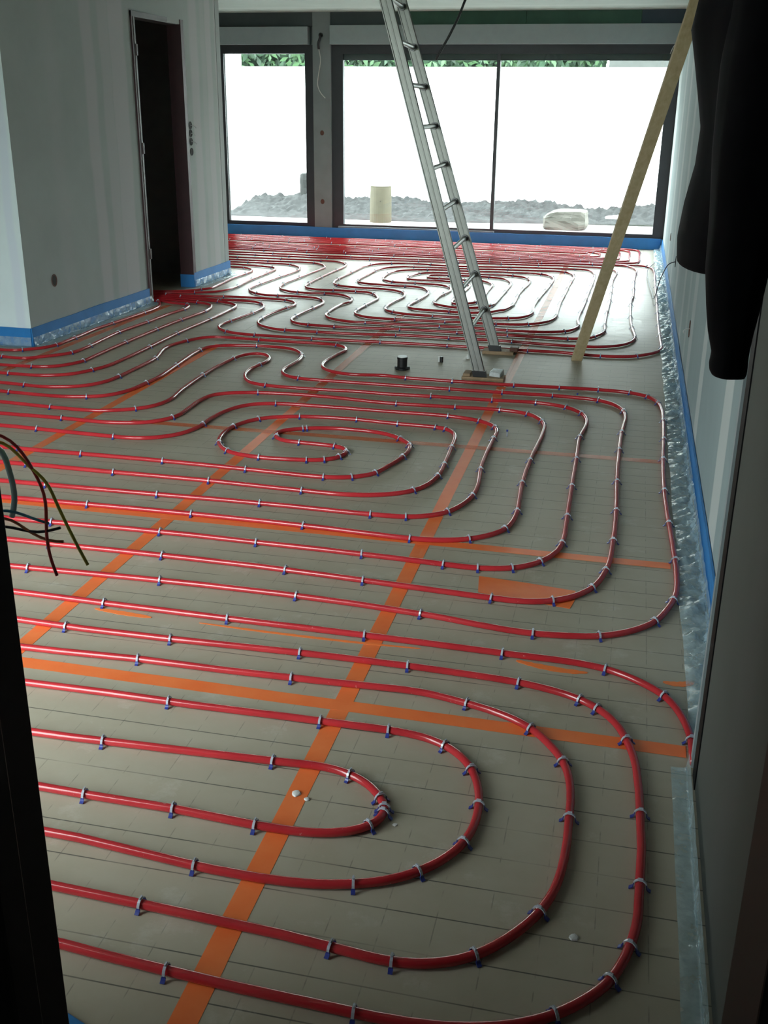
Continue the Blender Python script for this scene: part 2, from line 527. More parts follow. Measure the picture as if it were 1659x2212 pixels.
portal('portal_b', (-1.61, YW-0.08, 1.13), (math.radians(-90), 0, 0), 3.75, 1.95)
portal('portal_c', ((FX0+FX1)/2, 0.87, (FZ0+FZ1)/2), (math.radians(90), 0, 0), FX1-FX0-0.1, FZ1-FZ0-0.1)

# doorway in the block wall
d2 = empty('door_2'); d2['kind'] = 'structure'; d2['label'] = 'open doorway with a dark red metal frame in the plasterboard wall'
a0, a1 = onwall(DY0), onwall(DY1)
MB().box(a0-0.11, a0+0.012, DY0-0.045, DY0+0.012, 0, DZ+0.035).build('jamb', M['red_primer'], d2)
MB().box(a0+0.004, a0+0.016, DY0-0.02, DY0-0.004, 0.02, DZ).build('stop', M['frame_grey'], d2)
MB().box(a1-0.115, a1+0.008, DY1-0.012, DY1+0.045, 0.0, DZ+0.035).build('jamb', M['red_primer'], d2)
MB().box(a0-0.11, a0+0.014, DY0-0.045, DY1+0.045, DZ-0.005, DZ+0.035).build('lintel', M['frame_grey'], d2)
for zz in (0.35, 1.15, 1.85):
    MB().box(a0+0.010, a0+0.022, DY0-0.010, DY0+0.014, zz, zz+0.08).build('hinge', M['red_primer'], d2)
MB().box(a1-0.118, a1+0.012, DY1-0.016, DY1-0.010, 0.0, 0.11).build('foam_strip', M['blue_foam'], d2)


PIPES = {
    'A1': ('-4900,2034 -1357,2034 -1174,2039 -961,2049 -736,2059 -638,2066 -579,2063 -532,2048 -482,2020 -447,1978 -425,1948 -422,1927 -430,1894 -455,1864 -492,1841 -525,1829 -590,1817 -654,1816 -703,1816 -896,1828 -1113,1828 -1223,1833 -4900,1833',
         '-1174,2039 -736,2059 -532,2048 -444,1974 -425,1954 -423,1924 -455,1864 -703,1816 -896,1828 -1113,1828'),
    'A2': ('-4900,2252 -1504,2252 -1319,2256 -1087,2252 -854,2257 -670,2258 -504,2261 -443,2257 -380,2245 -335,2224 -288,2184 -255,2133 -230,2058 -222,1998 -223,1921 -239,1857 -272,1798 -315,1751 -377,1707 -444,1682 -518,1664 -615,1656 -691,1656 -770,1659 -908,1674 -1020,1682 -1128,1688 -4900,1688',
         '-1087,2252 -670,2258 -484,2252 -339,2226 -259,2141 -222,1998 -239,1857 -315,1751 -444,1682 -770,1659'),
    'A3': ('-4900,2432 -1617,2432 -1280,2448 -991,2448 -817,2452 -551,2464 -454,2465 -325,2439 -224,2407 -140,2359 -88,2296 -45,2224 -23,2128 -18,2009 -19,1875 -31,1770 -55,1695 -100,1620 -158,1554 -210,1521 -264,1503 -317,1496 -439,1507 -544,1516 -673,1519 -839,1529 -942,1531 -1026,1535 -4900,1535',
         '-1280,2448 -817,2452 -325,2439 -140,2359 -45,2224 -23,2007 -55,1695 -158,1554 -317,1495 -439,1507 -838,1526'),
    'A4': ('-4900,2589 -1726,2589 -1565,2582 -1236,2584 -842,2597 -582,2598 -379,2594 -194,2581 -103,2562 -23,2532 34,2488 75,2435 102,2364 123,2280 134,2166 138,2060 141,1945 138,1825 132,1701 120,1642 107,1597 87,1546 55,1503 1,1450 -41,1422 -91,1398 -157,1379 -217,1369 -298,1365 -366,1366 -495,1369 -630,1374 -713,1378 -842,1386 -930,1394 -4900,1394',
         '-1565,2582 -1237,2587 -843,2600 -507,2596 -194,2581 -23,2537 34,2491 102,2366 137,2061 138,1821 120,1642 89,1553 1,1445 -351,1360 -713,1379'),
    'A5': ('-4900,2766 -1864,2766 -1532,2759 -1121,2753 -681,2749 -552,2746 -404,2743 -252,2737 -64,2735 47,2715 133,2668 204,2603 238,2527 256,2457 264,2399 265,2341 264,2295',
         '-1532,2759 -1121,2753 -681,2749 -252,2737 47,2714 204,2603 260,2403'),
    'B5': ('-4900,5243 -3463,5243 -3372,5236 -3181,5216 -3111,5226 -2959,5289 -2883,5409 -2862,5558 -2855,5814 -2859,6056 -2927,6376 -2867,6624 -2785,6752 -2659,6779 -2502,6771 -2239,6753 -1998,6761 -1879,6750 -1812,6710 -1770,6649 -1763,6572 -1778,6493 -1797,6326 -1802,6220 -1789,6136 -1761,6069 -1681,5995 -1555,5959 -1361,5987 -1229,5963 -937,5956 -584,5955 -320,5971 -97,5977 77,5954 173,5890 224,5777 244,5626 248,5406 243,5071 234,4734 232,4302 242,3925 250,3736 256,3573 257,3410 252,3296 237,3211 210,3126 185,3062 139,3002 90,2958 19,2917 -53,2899 -192,2884 -284,2891 -531,2931 -960,2962 -1428,2964 -1913,2948 -1991,2946 -4900,2946',
         '-1913,2948 -1429,2967 -960,2962 -532,2934 -192,2884 19,2917 184,3057 242,3230 257,3568 244,3925 230,4301 236,4735 243,5071 246,5406 234,5754 173,5890 77,5954 -97,5977 -320,5971 -584,5955 -937,5956 -1227,5952'),
    'B6': ('-4900,5070 -3356,5070 -3244,5059 -2944,5051 -2794,5092 -2723,5140 -2660,5271 -2643,5443 -2631,5596 -2665,6012 -2683,6298 -2664,6450 -2579,6526 -2433,6564 -2268,6576 -2123,6550 -2044,6474 -1996,6385 -1975,6289 -1970,6218 -1983,6057 -1987,5982 -1976,5913 -1948,5862 -1878,5800 -1761,5776 -1653,5777 -1311,5768 -919,5769 -622,5769 -344,5776 -229,5766 -95,5741 1,5657 46,5534 56,5399 41,5138 36,4825 35,4386 41,4015 37,3693 27,3472 17,3409 0,3322 -24,3253 -69,3187 -137,3130 -235,3100 -329,3100 -504,3113 -785,3131 -1061,3151 -1507,3161 -1958,3159 -2112,3160 -4900,3160',
         '-1960,3163 -1509,3165 -1062,3154 -783,3131 -330,3103 -137,3130 -23,3248 17,3405 37,3688 43,4020 37,4380 36,4825 41,5138 46,5534 -95,5741 -344,5776 -622,5769 -921,5780'),
    'B7': ('-4900,4867 -3231,4867 -2865,4835 -2622,4840 -2459,4921 -2395,4995 -2360,5127 -2388,5380 -2404,5840 -2390,6115 -2359,6282 -2292,6357 -2221,6334 -2166,6245 -2155,6120 -2183,5964 -2176,5829 -2133,5703 -2075,5621 -1999,5585 -1917,5569 -1680,5562 -1401,5579 -1265,5568 -1011,5580 -664,5587 -425,5601 -259,5548 -174,5452 -138,5325 -137,5195 -156,5004 -152,4633 -150,4262 -145,3888 -145,3635 -163,3530 -212,3432 -290,3361 -423,3327 -534,3330 -835,3348 -1230,3357 -1607,3365 -2053,3354 -2217,3349 -4900,3349',
         '-2056,3358 -1611,3370 -1232,3361 -833,3348 -535,3334 -423,3327 -290,3357 -212,3432 -145,3623 -146,3901 -150,4262 -152,4633 -151,5006 -170,5439 -259,5548 -425,5601 -664,5587 -1011,5580'),
    'B8': ('-4900,4664 -3105,4664 -2770,4664 -2470,4653 -2287,4706 -2198,4831 -2194,5002 -2198,5171 -2165,5308 -2031,5386 -1787,5426 -1525,5419 -1222,5381 -831,5393 -590,5401 -439,5358 -370,5263 -340,5153 -337,4996 -355,4614 -359,4253 -342,3916 -348,3798 -365,3715 -420,3634 -494,3577 -597,3542 -704,3533 -1111,3559 -1586,3568 -2015,3563 -2342,3556 -4900,3556',
         '-2018,3568 -1586,3573 -1112,3564 -708,3548 -495,3580 -369,3714 -346,3902 -362,4252 -357,4579 -355,5223 -439,5358 -590,5401 -831,5393 -1151,5380'),
    'B9': ('-4900,4468 -2983,4468 -2874,4468 -2467,4442 -2192,4448 -2058,4550 -2008,4708 -2009,4832 -1973,5052 -1893,5170 -1753,5217 -1515,5223 -1184,5217 -844,5212 -667,5161 -593,5094 -560,4998 -562,4857 -560,4440 -537,4176 -542,4043 -564,3939 -609,3839 -685,3772 -753,3747 -902,3737 -1353,3748 -1800,3739 -2293,3733 -2459,3732 -4900,3732',
         '-2296,3738 -1802,3744 -1355,3748 -903,3744 -754,3749 -608,3834 -542,4043 -557,4385 -568,4855 -567,5059 -667,5161 -844,5212'),
    'S': ('-4900,4155 -2752,4155 -2684,4151 -2351,4152 -1958,4151 -1557,4135 -1199,4120 -1087,4146 -993,4228 -973,4299 -930,4463 -920,4573 -931,4663 -997,4753 -1099,4822 -1287,4846 -1415,4832 -1511,4794 -1598,4730 -1601,4660 -1552,4590 -1455,4574 -1274,4561 -1216,4535 -1191,4490 -1209,4404 -1255,4353 -1345,4326 -1554,4309 -1723,4353 -1812,4460 -1846,4563 -1849,4738 -1769,4910 -1588,5003 -1286,5026 -1136,5009 -1063,5003 -871,4994 -803,4971 -758,4900 -741,4809 -734,4666 -721,4283 -726,4244 -748,4130 -795,4043 -897,3970 -1045,3932 -1245,3932 -1663,3952 -2101,3951 -2426,3957 -2600,3955 -4900,3955',
         '-2684,4151 -2351,4152 -1961,4157 -1557,4135 -1197,4121 -1087,4146 -993,4235 -928,4481 -933,4662 -997,4753 -1478,4803 -1511,4794 -1587,4624 -1455,4574 -1274,4561 -1198,4488 -1211,4400 -1255,4353 -1345,4326 -1554,4309 -1723,4353 -1813,4467 -1849,4738 -1769,4910 -1588,5003 -1286,5026 -1063,5003 -871,4994 -803,4971 -730,4678 -721,4415 -724,4244 -796,4049 -1245,3932 -1665,3958 -2102,3954 -2528,3957'),
    'L1': ('-4900,6013 -3942,6013 -3824,6021 -3749,6077 -3693,6130 -3651,6249 -3648,6391 -3648,6558 -3658,6783 -3641,6980 -3608,7413 -3594,7654 -3610,7775 -3655,7880 -3728,7989 -4700,7989',
         ''),
    'L2': ('-4900,5843 -3836,5843 -3766,5833 -3651,5827 -3560,5899 -3444,6043 -3424,6206 -3436,6410 -3449,6767 -3415,7157 -3412,7221 -3399,7494 -3369,7681 -3367,7765 -3387,7853 -3422,7900 -3501,7925 -3600,7951 -3711,8004 -4700,8004',
         ''),
    'L3': ('-4900,5634 -3706,5634 -3533,5640 -3430,5649 -3354,5681 -3305,5739 -3256,5849 -3256,6020 -3253,6428 -3239,6857 -3224,7193 -3184,7571 -3179,7737 -3207,7874 -3239,7937 -3280,7974 -3365,8013 -3491,8036 -3741,8069 -4700,8069',
         ''),
    'L4': ('-4900,5449 -3591,5449 -3474,5447 -3311,5453 -3180,5510 -3150,5539 -3057,5752 -3036,6066 -3042,6928 -3022,7278 -3016,7605 -3016,7851 -3024,7946 -3058,8006 -3116,8054 -3195,8096 -3351,8123 -3531,8131 -3774,8144 -4700,8144',
         ''),
    'X7': ('-4700,8270 -3837,8283 -3721,8296 -3545,8306 -3316,8332 -3299,8346 -2956,8355 -2730,8331 -2645,8258 -2599,8171 -2607,8020 -2647,7804 -2661,7510 -2646,7385 -2614,7304 -2549,7224 -2389,7133 -2235,7130 -1841,7133 -1506,7180 -1081,7179 -817,7182 -539,7150 -335,7140 -135,7163 16,7279 78,7434 92,7581 79,7762 64,7952 51,8364 53,9174 63,9242 65,9733 64,10219 77,10694 82,10948 57,11103 2,11220 -62,11285 -233,11263 -670,11238 -1311,11159 -2950,11085 -3456,11093 -3852,11109 -4305,11108 -4900,11108',
         ''),
    'Y8': ('-4700,8200 -3806,8215 -3510,8222 -3236,8182 -3032,8198 -2920,8164 -2858,8095 -2802,7963 -2807,7659 -2855,7289 -2866,7176 -2848,7103 -2762,6988 -2636,6924 -2319,6901 -2008,6895 -1643,6913 -1156,6924 -677,6914 -353,6915 -235,6886 -93,6879 66,6914 162,6996 233,7095 266,7217 264,7417 258,8000 258,9000 255,10000 250,11000 225,11200 170,11290 60,11320 -1500,11315 -3800,11325 -4900,11330',
         ''),
    'c1': ('-4700,8422 -3909,8442 -3748,8498 -3666,8552 -3614,8623 -3552,8714 -3548,8815 -3557,9002 -3575,9338 -3555,9645 -3556,9769 -3584,9887 -3687,9990 -3792,10007 -3882,10004 -4900,10004',
         ''),
    'c2': ('-4700,8342 -3872,8362 -3713,8416 -3535,8488 -3458,8540 -3389,8664 -3370,8791 -3364,8951 -3382,9233 -3373,9581 -3371,9837 -3378,9980 -3411,10066 -3473,10112 -3578,10146 -3822,10191 -3977,10197 -4900,10197',
         ''),
    'c3': ('-4900,10345 -4034,10345 -3840,10371 -3551,10370 -3386,10360 -3265,10276 -3170,10128 -3148,10006 -3151,9830 -3185,9521 -3208,9230 -3230,8928 -3219,8793 -3179,8689 -3119,8604 -3016,8529 -2915,8511 -2729,8524 -2568,8511 -2496,8477 -2441,8398 -2404,8311 -2399,8221 -2409,8078 -2432,7886 -2444,7667 -2434,7530 -2401,7455 -2355,7407 -2282,7371 -2085,7350 -1885,7355 -1459,7391 -1101,7386 -843,7388 -559,7378 -349,7377 -221,7445 -170,7543 -132,7665 -124,7781 -131,7896 -132,8355 -124,9019 -125,9305 -129,9675 -132,10159 -119,10483 -107,10669 -120,10870 -193,10993 -243,11030 -387,11052 -658,11070 -1201,11018 -2828,10937 -3610,10930 -4238,10931 -4900,10931',
         ''),
    'c4': ('-4900,10517 -4100,10517 -3662,10525 -3347,10538 -3131,10522 -3025,10431 -2954,10273 -2952,10130 -2975,9872 -3000,9490 -3020,9124 -2995,8973 -2945,8844 -2875,8780 -2813,8739 -2670,8718 -2478,8741 -2348,8703 -2259,8602 -2213,8501 -2214,8345 -2231,8323 -2253,8102 -2251,7899 -2237,7785 -2196,7693 -2137,7631 -1972,7561 -1875,7570 -1540,7559 -1158,7580 -718,7554 -505,7577 -382,7661 -337,7759 -317,7883 -339,8081 -340,8273 -324,8810 -321,9270 -313,9776 -309,10455 -332,10693 -377,10826 -449,10862 -626,10859 -839,10846 -1266,10794 -1779,10716 -1912,10742 -2095,10775 -2325,10752 -2490,10652 -2585,10466 -2599,10284 -2610,9904 -2628,9517 -2606,9346 -2558,9236 -2463,9158 -2289,9122 -2208,9120 -2045,9103 -1934,9035 -1866,8947 -1839,8858 -1833,8728 -1857,8538 -1872,8307 -1862,8196 -1824,8096 -1786,8054 -1643,7984 -1434,7959 -1225,7954 -975,7988 -774,8082 -707,8255 -704,8414 -721,8573 -718,8895 -702,9254 -678,9828 -676,10137 -706,10286 -774,10391 -899,10445 -1081,10439 -1223,10452 -1441,10404 -1729,10423 -1972,10380 -2088,10332 -2188,10250 -2243,10096 -2250,9893 -2233,9723 -2190,9610 -2109,9534 -1993,9503 -1871,9513 -1650,9482 -1575,9425 -1523,9325 -1504,9214 -1515,9076 -1547,8860 -1544,8676 -1537,8565 -1521,8531 -1492,8474 -1432,8427 -1328,8372 -1154,8415 -1073,8511 -1045,8605 -1042,8694 -1035,9088 -1030,9509 -1032,9721 -1058,9868 -1116,9992 -1172,10044 -1274,10072 -1398,10105 -1652,10076 -1781,10066 -1845,10017 -1850,9926 -1812,9862 -1605,9844 -1427,9841 -1336,9851 -1269,9788 -1206,9696 -1186,9594 -1187,9359 -1180,9054 -1173,8808 -1192,8680 -1253,8592 -1324,8527 -1367,8541 -1394,8630 -1402,8818 -1385,9100 -1374,9380 -1380,9520 -1420,9632 -1478,9686 -1571,9696 -1719,9725 -1927,9712 -1992,9738 -2023,9833 -2003,9999 -1945,10150 -1851,10210 -1679,10237 -1417,10238 -1197,10244 -1058,10227 -938,10145 -885,9999 -876,9768 -892,9524 -904,9194 -896,8988 -894,8595 -912,8470 -945,8344 -948,8379 -1024,8255 -1168,8173 -1252,8165 -1340,8184 -1551,8204 -1652,8236 -1695,8299 -1705,8425 -1686,8589 -1663,8863 -1671,9049 -1714,9191 -1786,9293 -1873,9319 -2020,9318 -2266,9361 -2372,9400 -2424,9523 -2433,9662 -2420,9992 -2402,10280 -2314,10451 -2204,10537 -2077,10544 -1753,10564 -1242,10605 -918,10640 -673,10652 -574,10607 -511,10453 -498,10278 -511,9878 -514,9310 -523,8851 -516,8469 -510,8224 -528,8056 -585,7927 -744,7800 -891,7778 -1194,7766 -1586,7745 -1781,7752 -1924,7783 -1976,7822 -2042,7920 -2055,8016 -2053,8169 -2032,8447 -2020,8618 -2040,8690 -2110,8836 -2188,8910 -2301,8916 -2463,8918 -2650,8922 -2751,8984 -2795,9085 -2812,9213 -2809,9519 -2797,9969 -2777,10294 -2789,10471 -2852,10609 -2952,10697 -3180,10718 -3571,10719 -4152,10707 -4900,10707',
         ''),
    'A6': ('-4900,1215 -2500,1212 -900,1205 -400,1195 0,1195 200,1197',
         ''),
    'd1': ('-4900,11970 -2500,11970 -520,11970 -494,11973 -456,11993 -429,12028 -420,12070 -429,12112 -456,12147 -494,12167 -520,12170 -2500,12170 -4900,12170',
         ''),
    'd2': ('-4900,11870 -2500,11870 -465,11870 -426,11875 -369,11905 -329,11957 -315,12070 -329,12183 -369,12235 -426,12265 -465,12270 -2500,12270 -4900,12270',
         ''),
    'd3': ('-4900,11770 -2500,11770 -360,11770 -321,11775 -264,11805 -224,11857 -210,12070 -224,12283 -264,12335 -321,12365 -360,12370 -2500,12370 -4900,12370',
         ''),
    'd4': ('-4900,11670 -2500,11670 -255,11670 -216,11675 -159,11705 -119,11757 -105,12070 -119,12383 -159,12435 -216,12465 -255,12470 -2500,12470 -4900,12470',
         ''),
    'd5': ('-4900,11570 -2500,11570 -150,11570 -111,11575 -54,11605 -14,11657 0,12070 -14,12483 -54,12535 -111,12565 -150,12570 -2500,12570 -4900,12570',
         ''),
    'd6': ('-4900,11470 -2500,11470 -45,11470 -6,11475 51,11505 91,11557 105,12070 91,12583 51,12635 -6,12665 -45,12670 -2500,12670 -4900,12670',
         ''),
}

PIPE_LABELS = {
    'A1': 'short red heating pipe bend, innermost of the nested bends in the foreground',
    'A2': 'second red heating pipe bend from the inside of the foreground loops',
    'A3': 'third red heating pipe bend from the inside of the foreground loops',
    'A4': 'outermost red heating pipe bend filling the bottom of the foreground',
    'A6': 'red heating pipe just entering the bottom corner below the blue foam offcut',
    'A5': 'red heating pipe curving into the end of the dark passage wall',
    'B5': 'red heating pipe hugging the clear film by the long wall in the middle bay',
    'B6': 'red heating pipe second from the long wall in the middle bay',
    'B7': 'red heating pipe third from the long wall in the middle bay',
    'B8': 'red heating pipe fourth from the long wall in the middle bay',
    'B9': 'red heating pipe wrapped just outside the middle spiral',
    'S': 'red heating pipe turning back on itself in the S-shaped middle spiral',
    'L1': 'red heating pipe running closest along the plasterboard wall into the doorway',
    'L2': 'red heating pipe into the doorway, second out from the plasterboard wall',
    'L3': 'red heating pipe into the doorway, third out from the plasterboard wall',
    'L4': 'red heating pipe into the doorway, fourth out from the plasterboard wall',
    'X7': 'red heating pipe from the doorway passing behind the ladder feet, second in from film',
    'Y8': 'red heating pipe from the doorway passing just behind the black pipe stub',
    'c1': 'red heating pipe leaving the doorway tight around the far wall corner',
    'c2': 'red heating pipe second out around the far wall corner from the doorway',
    'c3': 'red heating pipe looping outside the far spiral behind the leaning plank',
    'c4': 'long red heating pipe wound into the far spiral behind the ladder',
    'd1': 'innermost red heating pipe of the dense rows below the windows',
    'd2': 'second red heating pipe from the middle of the dense rows below the windows',
    'd3': 'third red heating pipe from the middle of the dense rows below the windows',
    'd4': 'fourth red heating pipe from the middle of the dense rows below the windows',
    'd5': 'fifth red heating pipe from the middle of the dense rows below the windows',
    'd6': 'outermost red heating pipe of the dense rows, nearest the window sill',
}
# a pipe clip: an arch over the pipe with two splayed barbed feet
RP = 0.0100
prof = [(-0.0215, 0.0005), (-0.0165, 0.0035), (-0.0132, 0.0075)]
for k in range(9):
    w = math.pi - math.pi*k/8
    prof.append((0.0128*math.cos(w), RP + 0.0015 + 0.0128*math.sin(w)))
prof += [(0.0132, 0.0075), (0.0165, 0.0035), (0.0215, 0.0005)]
cv, cf = [], []
for i, (px_, pz) in enumerate(prof):
    a = prof[max(i-1, 0)]; c = prof[min(i+1, len(prof)-1)]
    tx, tz = c[0]-a[0], c[1]-a[1]; L = math.hypot(tx, tz)
    nx, nz = -tz/L, tx/L
    hw = 0.0028 if 2 < i < len(prof)-3 else 0.0046
    for s in (-1, 1):
        cv.append((s*hw, px_, pz)); cv.append((s*hw, px_+nx*0.0022, pz+nz*0.0022))
for i in range(len(prof)-1):
    q = 4*i
    cf += [(q, q+4, q+6, q+2), (q+1, q+3, q+7, q+5), (q, q+1, q+5, q+4), (q+2, q+6, q+7, q+3)]
cf += [(0, 2, 3, 1), (4*len(prof)-4, 4*len(prof)-3, 4*len(prof)-1, 4*len(prof)-2)]
q = len(cv)
cv += [(a, b_, c) for c in (0.0225, 0.0295) for a, b_ in ((-0.0016, -0.005), (0.0016, -0.005), (0.0016, 0.005), (-0.0016, 0.005))]
cf += [(q, q+3, q+2, q+1), (q+4, q+5, q+6, q+7), (q, q+1, q+5, q+4), (q+1, q+2, q+6, q+5), (q+2, q+3, q+7, q+6), (q+3, q, q+4, q+7)]
clip_me = mesh('clip', cv, cf); clip_me.materials.append(M['blue_clip']); clip_me.materials.append(M['clip_strap'])
for pl in clip_me.polygons:
    if sum(cv[k][2] for k in pl.vertices)/len(pl.vertices) > 0.0145: pl.material_index = 1


def parse(s):
    return [(int(a)/1000, int(b)/1000) for a, b in (q.split(',') for q in s.split())] if s else []


rng = random.Random(3)
for key, (ps, cs) in PIPES.items():
    far = key[0] in 'cd' or key in ('X7', 'Y8')
    Q = smooth_path(parse(ps), 0.02, 0.03)
    dd = np.r_[0, np.cumsum(np.linalg.norm(np.diff(Q, axis=0), axis=1))]
    # thin out straight stretches
    keep = [0]
    for i in range(1, len(Q)-1):
        a = Q[i]-Q[keep[-1]]; b_ = Q[i+1]-Q[i]
        ang = abs(a[0]*b_[1]-a[1]*b_[0])/(np.linalg.norm(a)*np.linalg.norm(b_)+1e-9)
        if ang > 0.03 or dd[i]-dd[keep[-1]] > 0.25: keep.append(i)
    keep.append(len(Q)-1)
    K = Q[keep]
    ns = 8 if far else 12
    V, F = [], []
    for i, p_ in enumerate(K):
        tg = K[min(i+1, len(K)-1)]-K[max(i-1, 0)]; tg = tg/np.linalg.norm(tg)
        n_ = (-tg[1], tg[0])
        for k in range(ns):
            w = 2*math.pi*k/ns
            V.append((p_[0]+RP*math.cos(w)*n_[0], p_[1]+RP*math.cos(w)*n_[1], RP+0.0015+RP*math.sin(w)))
    for i in range(len(K)-1):
        for k in range(ns):
            a = i*ns+k; c = i*ns+(k+1) % ns
            F.append((a, c, c+ns, a+ns))
    F.append(tuple(reversed(range(ns)))); F.append(tuple((len(K)-1)*ns+k for k in range(ns)))
    root = empty('heating_pipe', (K[0][0], K[0][1], 0))
    tag(root, PIPE_LABELS[key], 'pipe', 'red underfloor heating pipes')
    V = [(a-K[0][0], b_-K[0][1], c) for a, b_, c in V]
    tb = link('tube', mesh('tube', V, F, True), M['pipe'], root)
    # clips
    at = []
    for c in parse(cs):
        at.append(int(np.argmin(np.linalg.norm(Q-np.array(c), axis=1))))
    s = 0.15
    while s < dd[-1]:
        i = int(np.searchsorted(dd, s))
        i = min(i, len(Q)-2)
        if all(abs(dd[i]-dd[j]) > (0.42 if cs else 0.2) for j in at):
            at.append(i)
        i2 = min(i+8, len(Q)-1); i0 = max(i-8, 0)
        a = Q[i]-Q[i0]; b_ = Q[i2]-Q[i]
        turn = abs(a[0]*b_[1]-a[1]*b_[0])/(np.linalg.norm(a)*np.linalg.norm(b_)+1e-9)
        s += (0.20 if turn > 0.25 else (0.62 if key[0] == 'd' else 0.46))*rng.uniform(0.8, 1.25)
    for i in at:
        p_ = Q[i]
        if p_[0] < -3.95 and not (key[0] in 'd' or (key[0] in 'cXY' and p_[1] > 9.7)): continue
        tg = Q[min(i+2, len(Q)-1)]-Q[max(i-2, 0)]
        c = link('clip', clip_me, None, root)
        c.location = (p_[0]-K[0][0], p_[1]-K[0][1], 0)
        c.rotation_euler = (0, 0, math.atan2(tg[1], tg[0])+rng.uniform(-0.12, 0.12))

# ------------------------------------------------------------------ joint tape, paint
def tape(name, label, x0, x1, y0, y1, skew=0.0, mat='tape'):
    n = 24; zo = 0.0 if (y1-y0) > (x1-x0) else 0.0007
    long_y = (y1-y0) > (x1-x0)
    V, F = [], []
    for i in range(n+1):
        s = i/n
        j1, j2 = rng.uniform(-0.0012, 0.0012), rng.uniform(-0.0012, 0.0012)
        if long_y:
            y_ = y0+(y1-y0)*s; c = (x0+x1)/2+skew*(s-0.5); h = (x1-x0)/2
            a, b_ = (c-h+j1, y_), (c+h+j2, y_)
        else:
            x_ = x0+(x1-x0)*s; c = (y0+y1)/2+skew*(s-0.5); h = (y1-y0)/2
            a, b_ = (x_, c+h+j1), (x_, c-h+j2)
        V += [(a[0], a[1], 0.0002+zo), (b_[0], b_[1], 0.0002+zo), (a[0], a[1], 0.0006+zo), (b_[0], b_[1], 0.0006+zo)]
    for i in range(n):
        q = 4*i
        F += [(q+2, q+3, q+7, q+6), (q, q+4, q+5, q+1), (q, q+2, q+6, q+4), (q+1, q+5, q+7, q+3)]
    F += [(0, 1, 3, 2), (4*n, 4*n+2, 4*n+3, 4*n+1)]
    o = link(name, mesh(name, V, F), M[mat])
    return tag(o, label, 'tape', 'orange tape over the board joints')


TW = 0.052
tape('joint_tape', 'long orange tape strip from the bottom of the foreground past the ladder feet', -0.647-TW/2, -0.647+TW/2, 0.9, 5.94, -0.012)
tape('joint_tape', 'orange tape strip continuing behind the ladder towards the wide window', -0.63-TW/2, -0.63+TW/2, 5.95, 12.8, 0.02, 'tape_worn')
tape('joint_tape', 'orange tape strip crossing the middle spiral lengthwise', -1.655-TW/2, -1.655+TW/2, 0.9, 5.2, -0.02)
tape('joint_tape', 'faint orange tape strip beyond the middle spiral towards the far spiral', -1.68-TW/2, -1.68+TW/2, 5.2, 8.0, -0.02, 'tape_worn')
tape('joint_tape', 'orange tape strip lengthwise beside the dangling wires', -2.62-TW/2, -2.62+TW/2, 1.0, 6.6, -0.05)
tape('joint_tape', 'orange tape strip beside the base of the plasterboard wall', -3.60-TW/2, -3.60+TW/2, 5.2, 7.9, 0.04, 'tape_worn')
tape('joint_tape', 'nearest crosswise orange tape strip, crossing the foreground pipes', -4.9, 0.25, 2.372-TW/2, 2.372+TW/2, -0.03)
tape('joint_tape', 'second crosswise orange tape strip, along a pipe below the wires', -4.9, 0.24, 3.545-TW/2, 3.545+TW/2, -0.02)
tape('joint_tape', 'third crosswise orange tape strip, through the middle spiral', -2.4, 0.24, 4.74-TW/2, 4.74+TW/2, 0.0, 'tape_worn')


def flat(name, label, pts, mat, cat, z=0.0014, group=None):
    mb = MB(); n = len(pts)
    V = [(a, b_, z-0.0009) for a, b_ in pts]+[(a, b_, z) for a, b_ in pts]
    F = [tuple(reversed(range(n))), tuple(range(n, 2*n))]+[(i, (i+1) % n, (i+1) % n+n, i+n) for i in range(n)]
    return tag(link(name, mesh(name, V, F), M[mat]), label, cat, group)


flat('tape_patch', 'wide orange tape patch under the pipe beside the middle bends', [(-0.405, 3.285), (-0.25, 3.27), (-0.075, 3.245), (-0.07, 3.19), (-0.085, 3.105), (-0.2, 3.125), (-0.39, 3.155)], 'tape', 'tape')


def stroke(label, P, hw):
    Q = smooth_path(P, 0.01, 0.02); L, R_ = [], []
    for i, p_ in enumerate(Q):
        tg = Q[min(i+1, len(Q)-1)]-Q[max(i-1, 0)]; tg /= np.linalg.norm(tg)
        s = i/(len(Q)-1); h = hw*(0.25+0.75*math.sin(math.pi*min(1, max(0, s)))**0.5)*rng.uniform(0.85, 1.15)
        L.append((p_[0]-tg[1]*h, p_[1]+tg[0]*h)); R_.append((p_[0]+tg[1]*h, p_[1]-tg[0]*h))
    return flat('paint_mark', label, R_+L[::-1], 'fluorescent_paint', 'paint mark', 0.0016, 'fluorescent paint marks on the boards')


stroke('fluorescent orange paint stroke below the pipe near the side tape strip', [(-1.56, 2.735), (-1.45, 2.725), (-1.36, 2.72)], 0.011)
stroke('faint fluorescent orange paint stroke under the pipe before the tape crossing', [(-1.2, 2.722), (-1.0, 2.716), (-0.72, 2.716), (-0.5, 2.725)], 0.006)
stroke('fluorescent orange paint stroke below the pipe curving into the passage wall', [(-0.215, 2.722), (-0.15, 2.705), (-0.06, 2.695), (-0.01, 2.70)], 0.013)
stroke('short fluorescent orange paint dash at the edge of the clear film', [(0.20, 2.70), (0.235, 2.692), (0.262, 2.70), (0.285, 2.72)], 0.013)


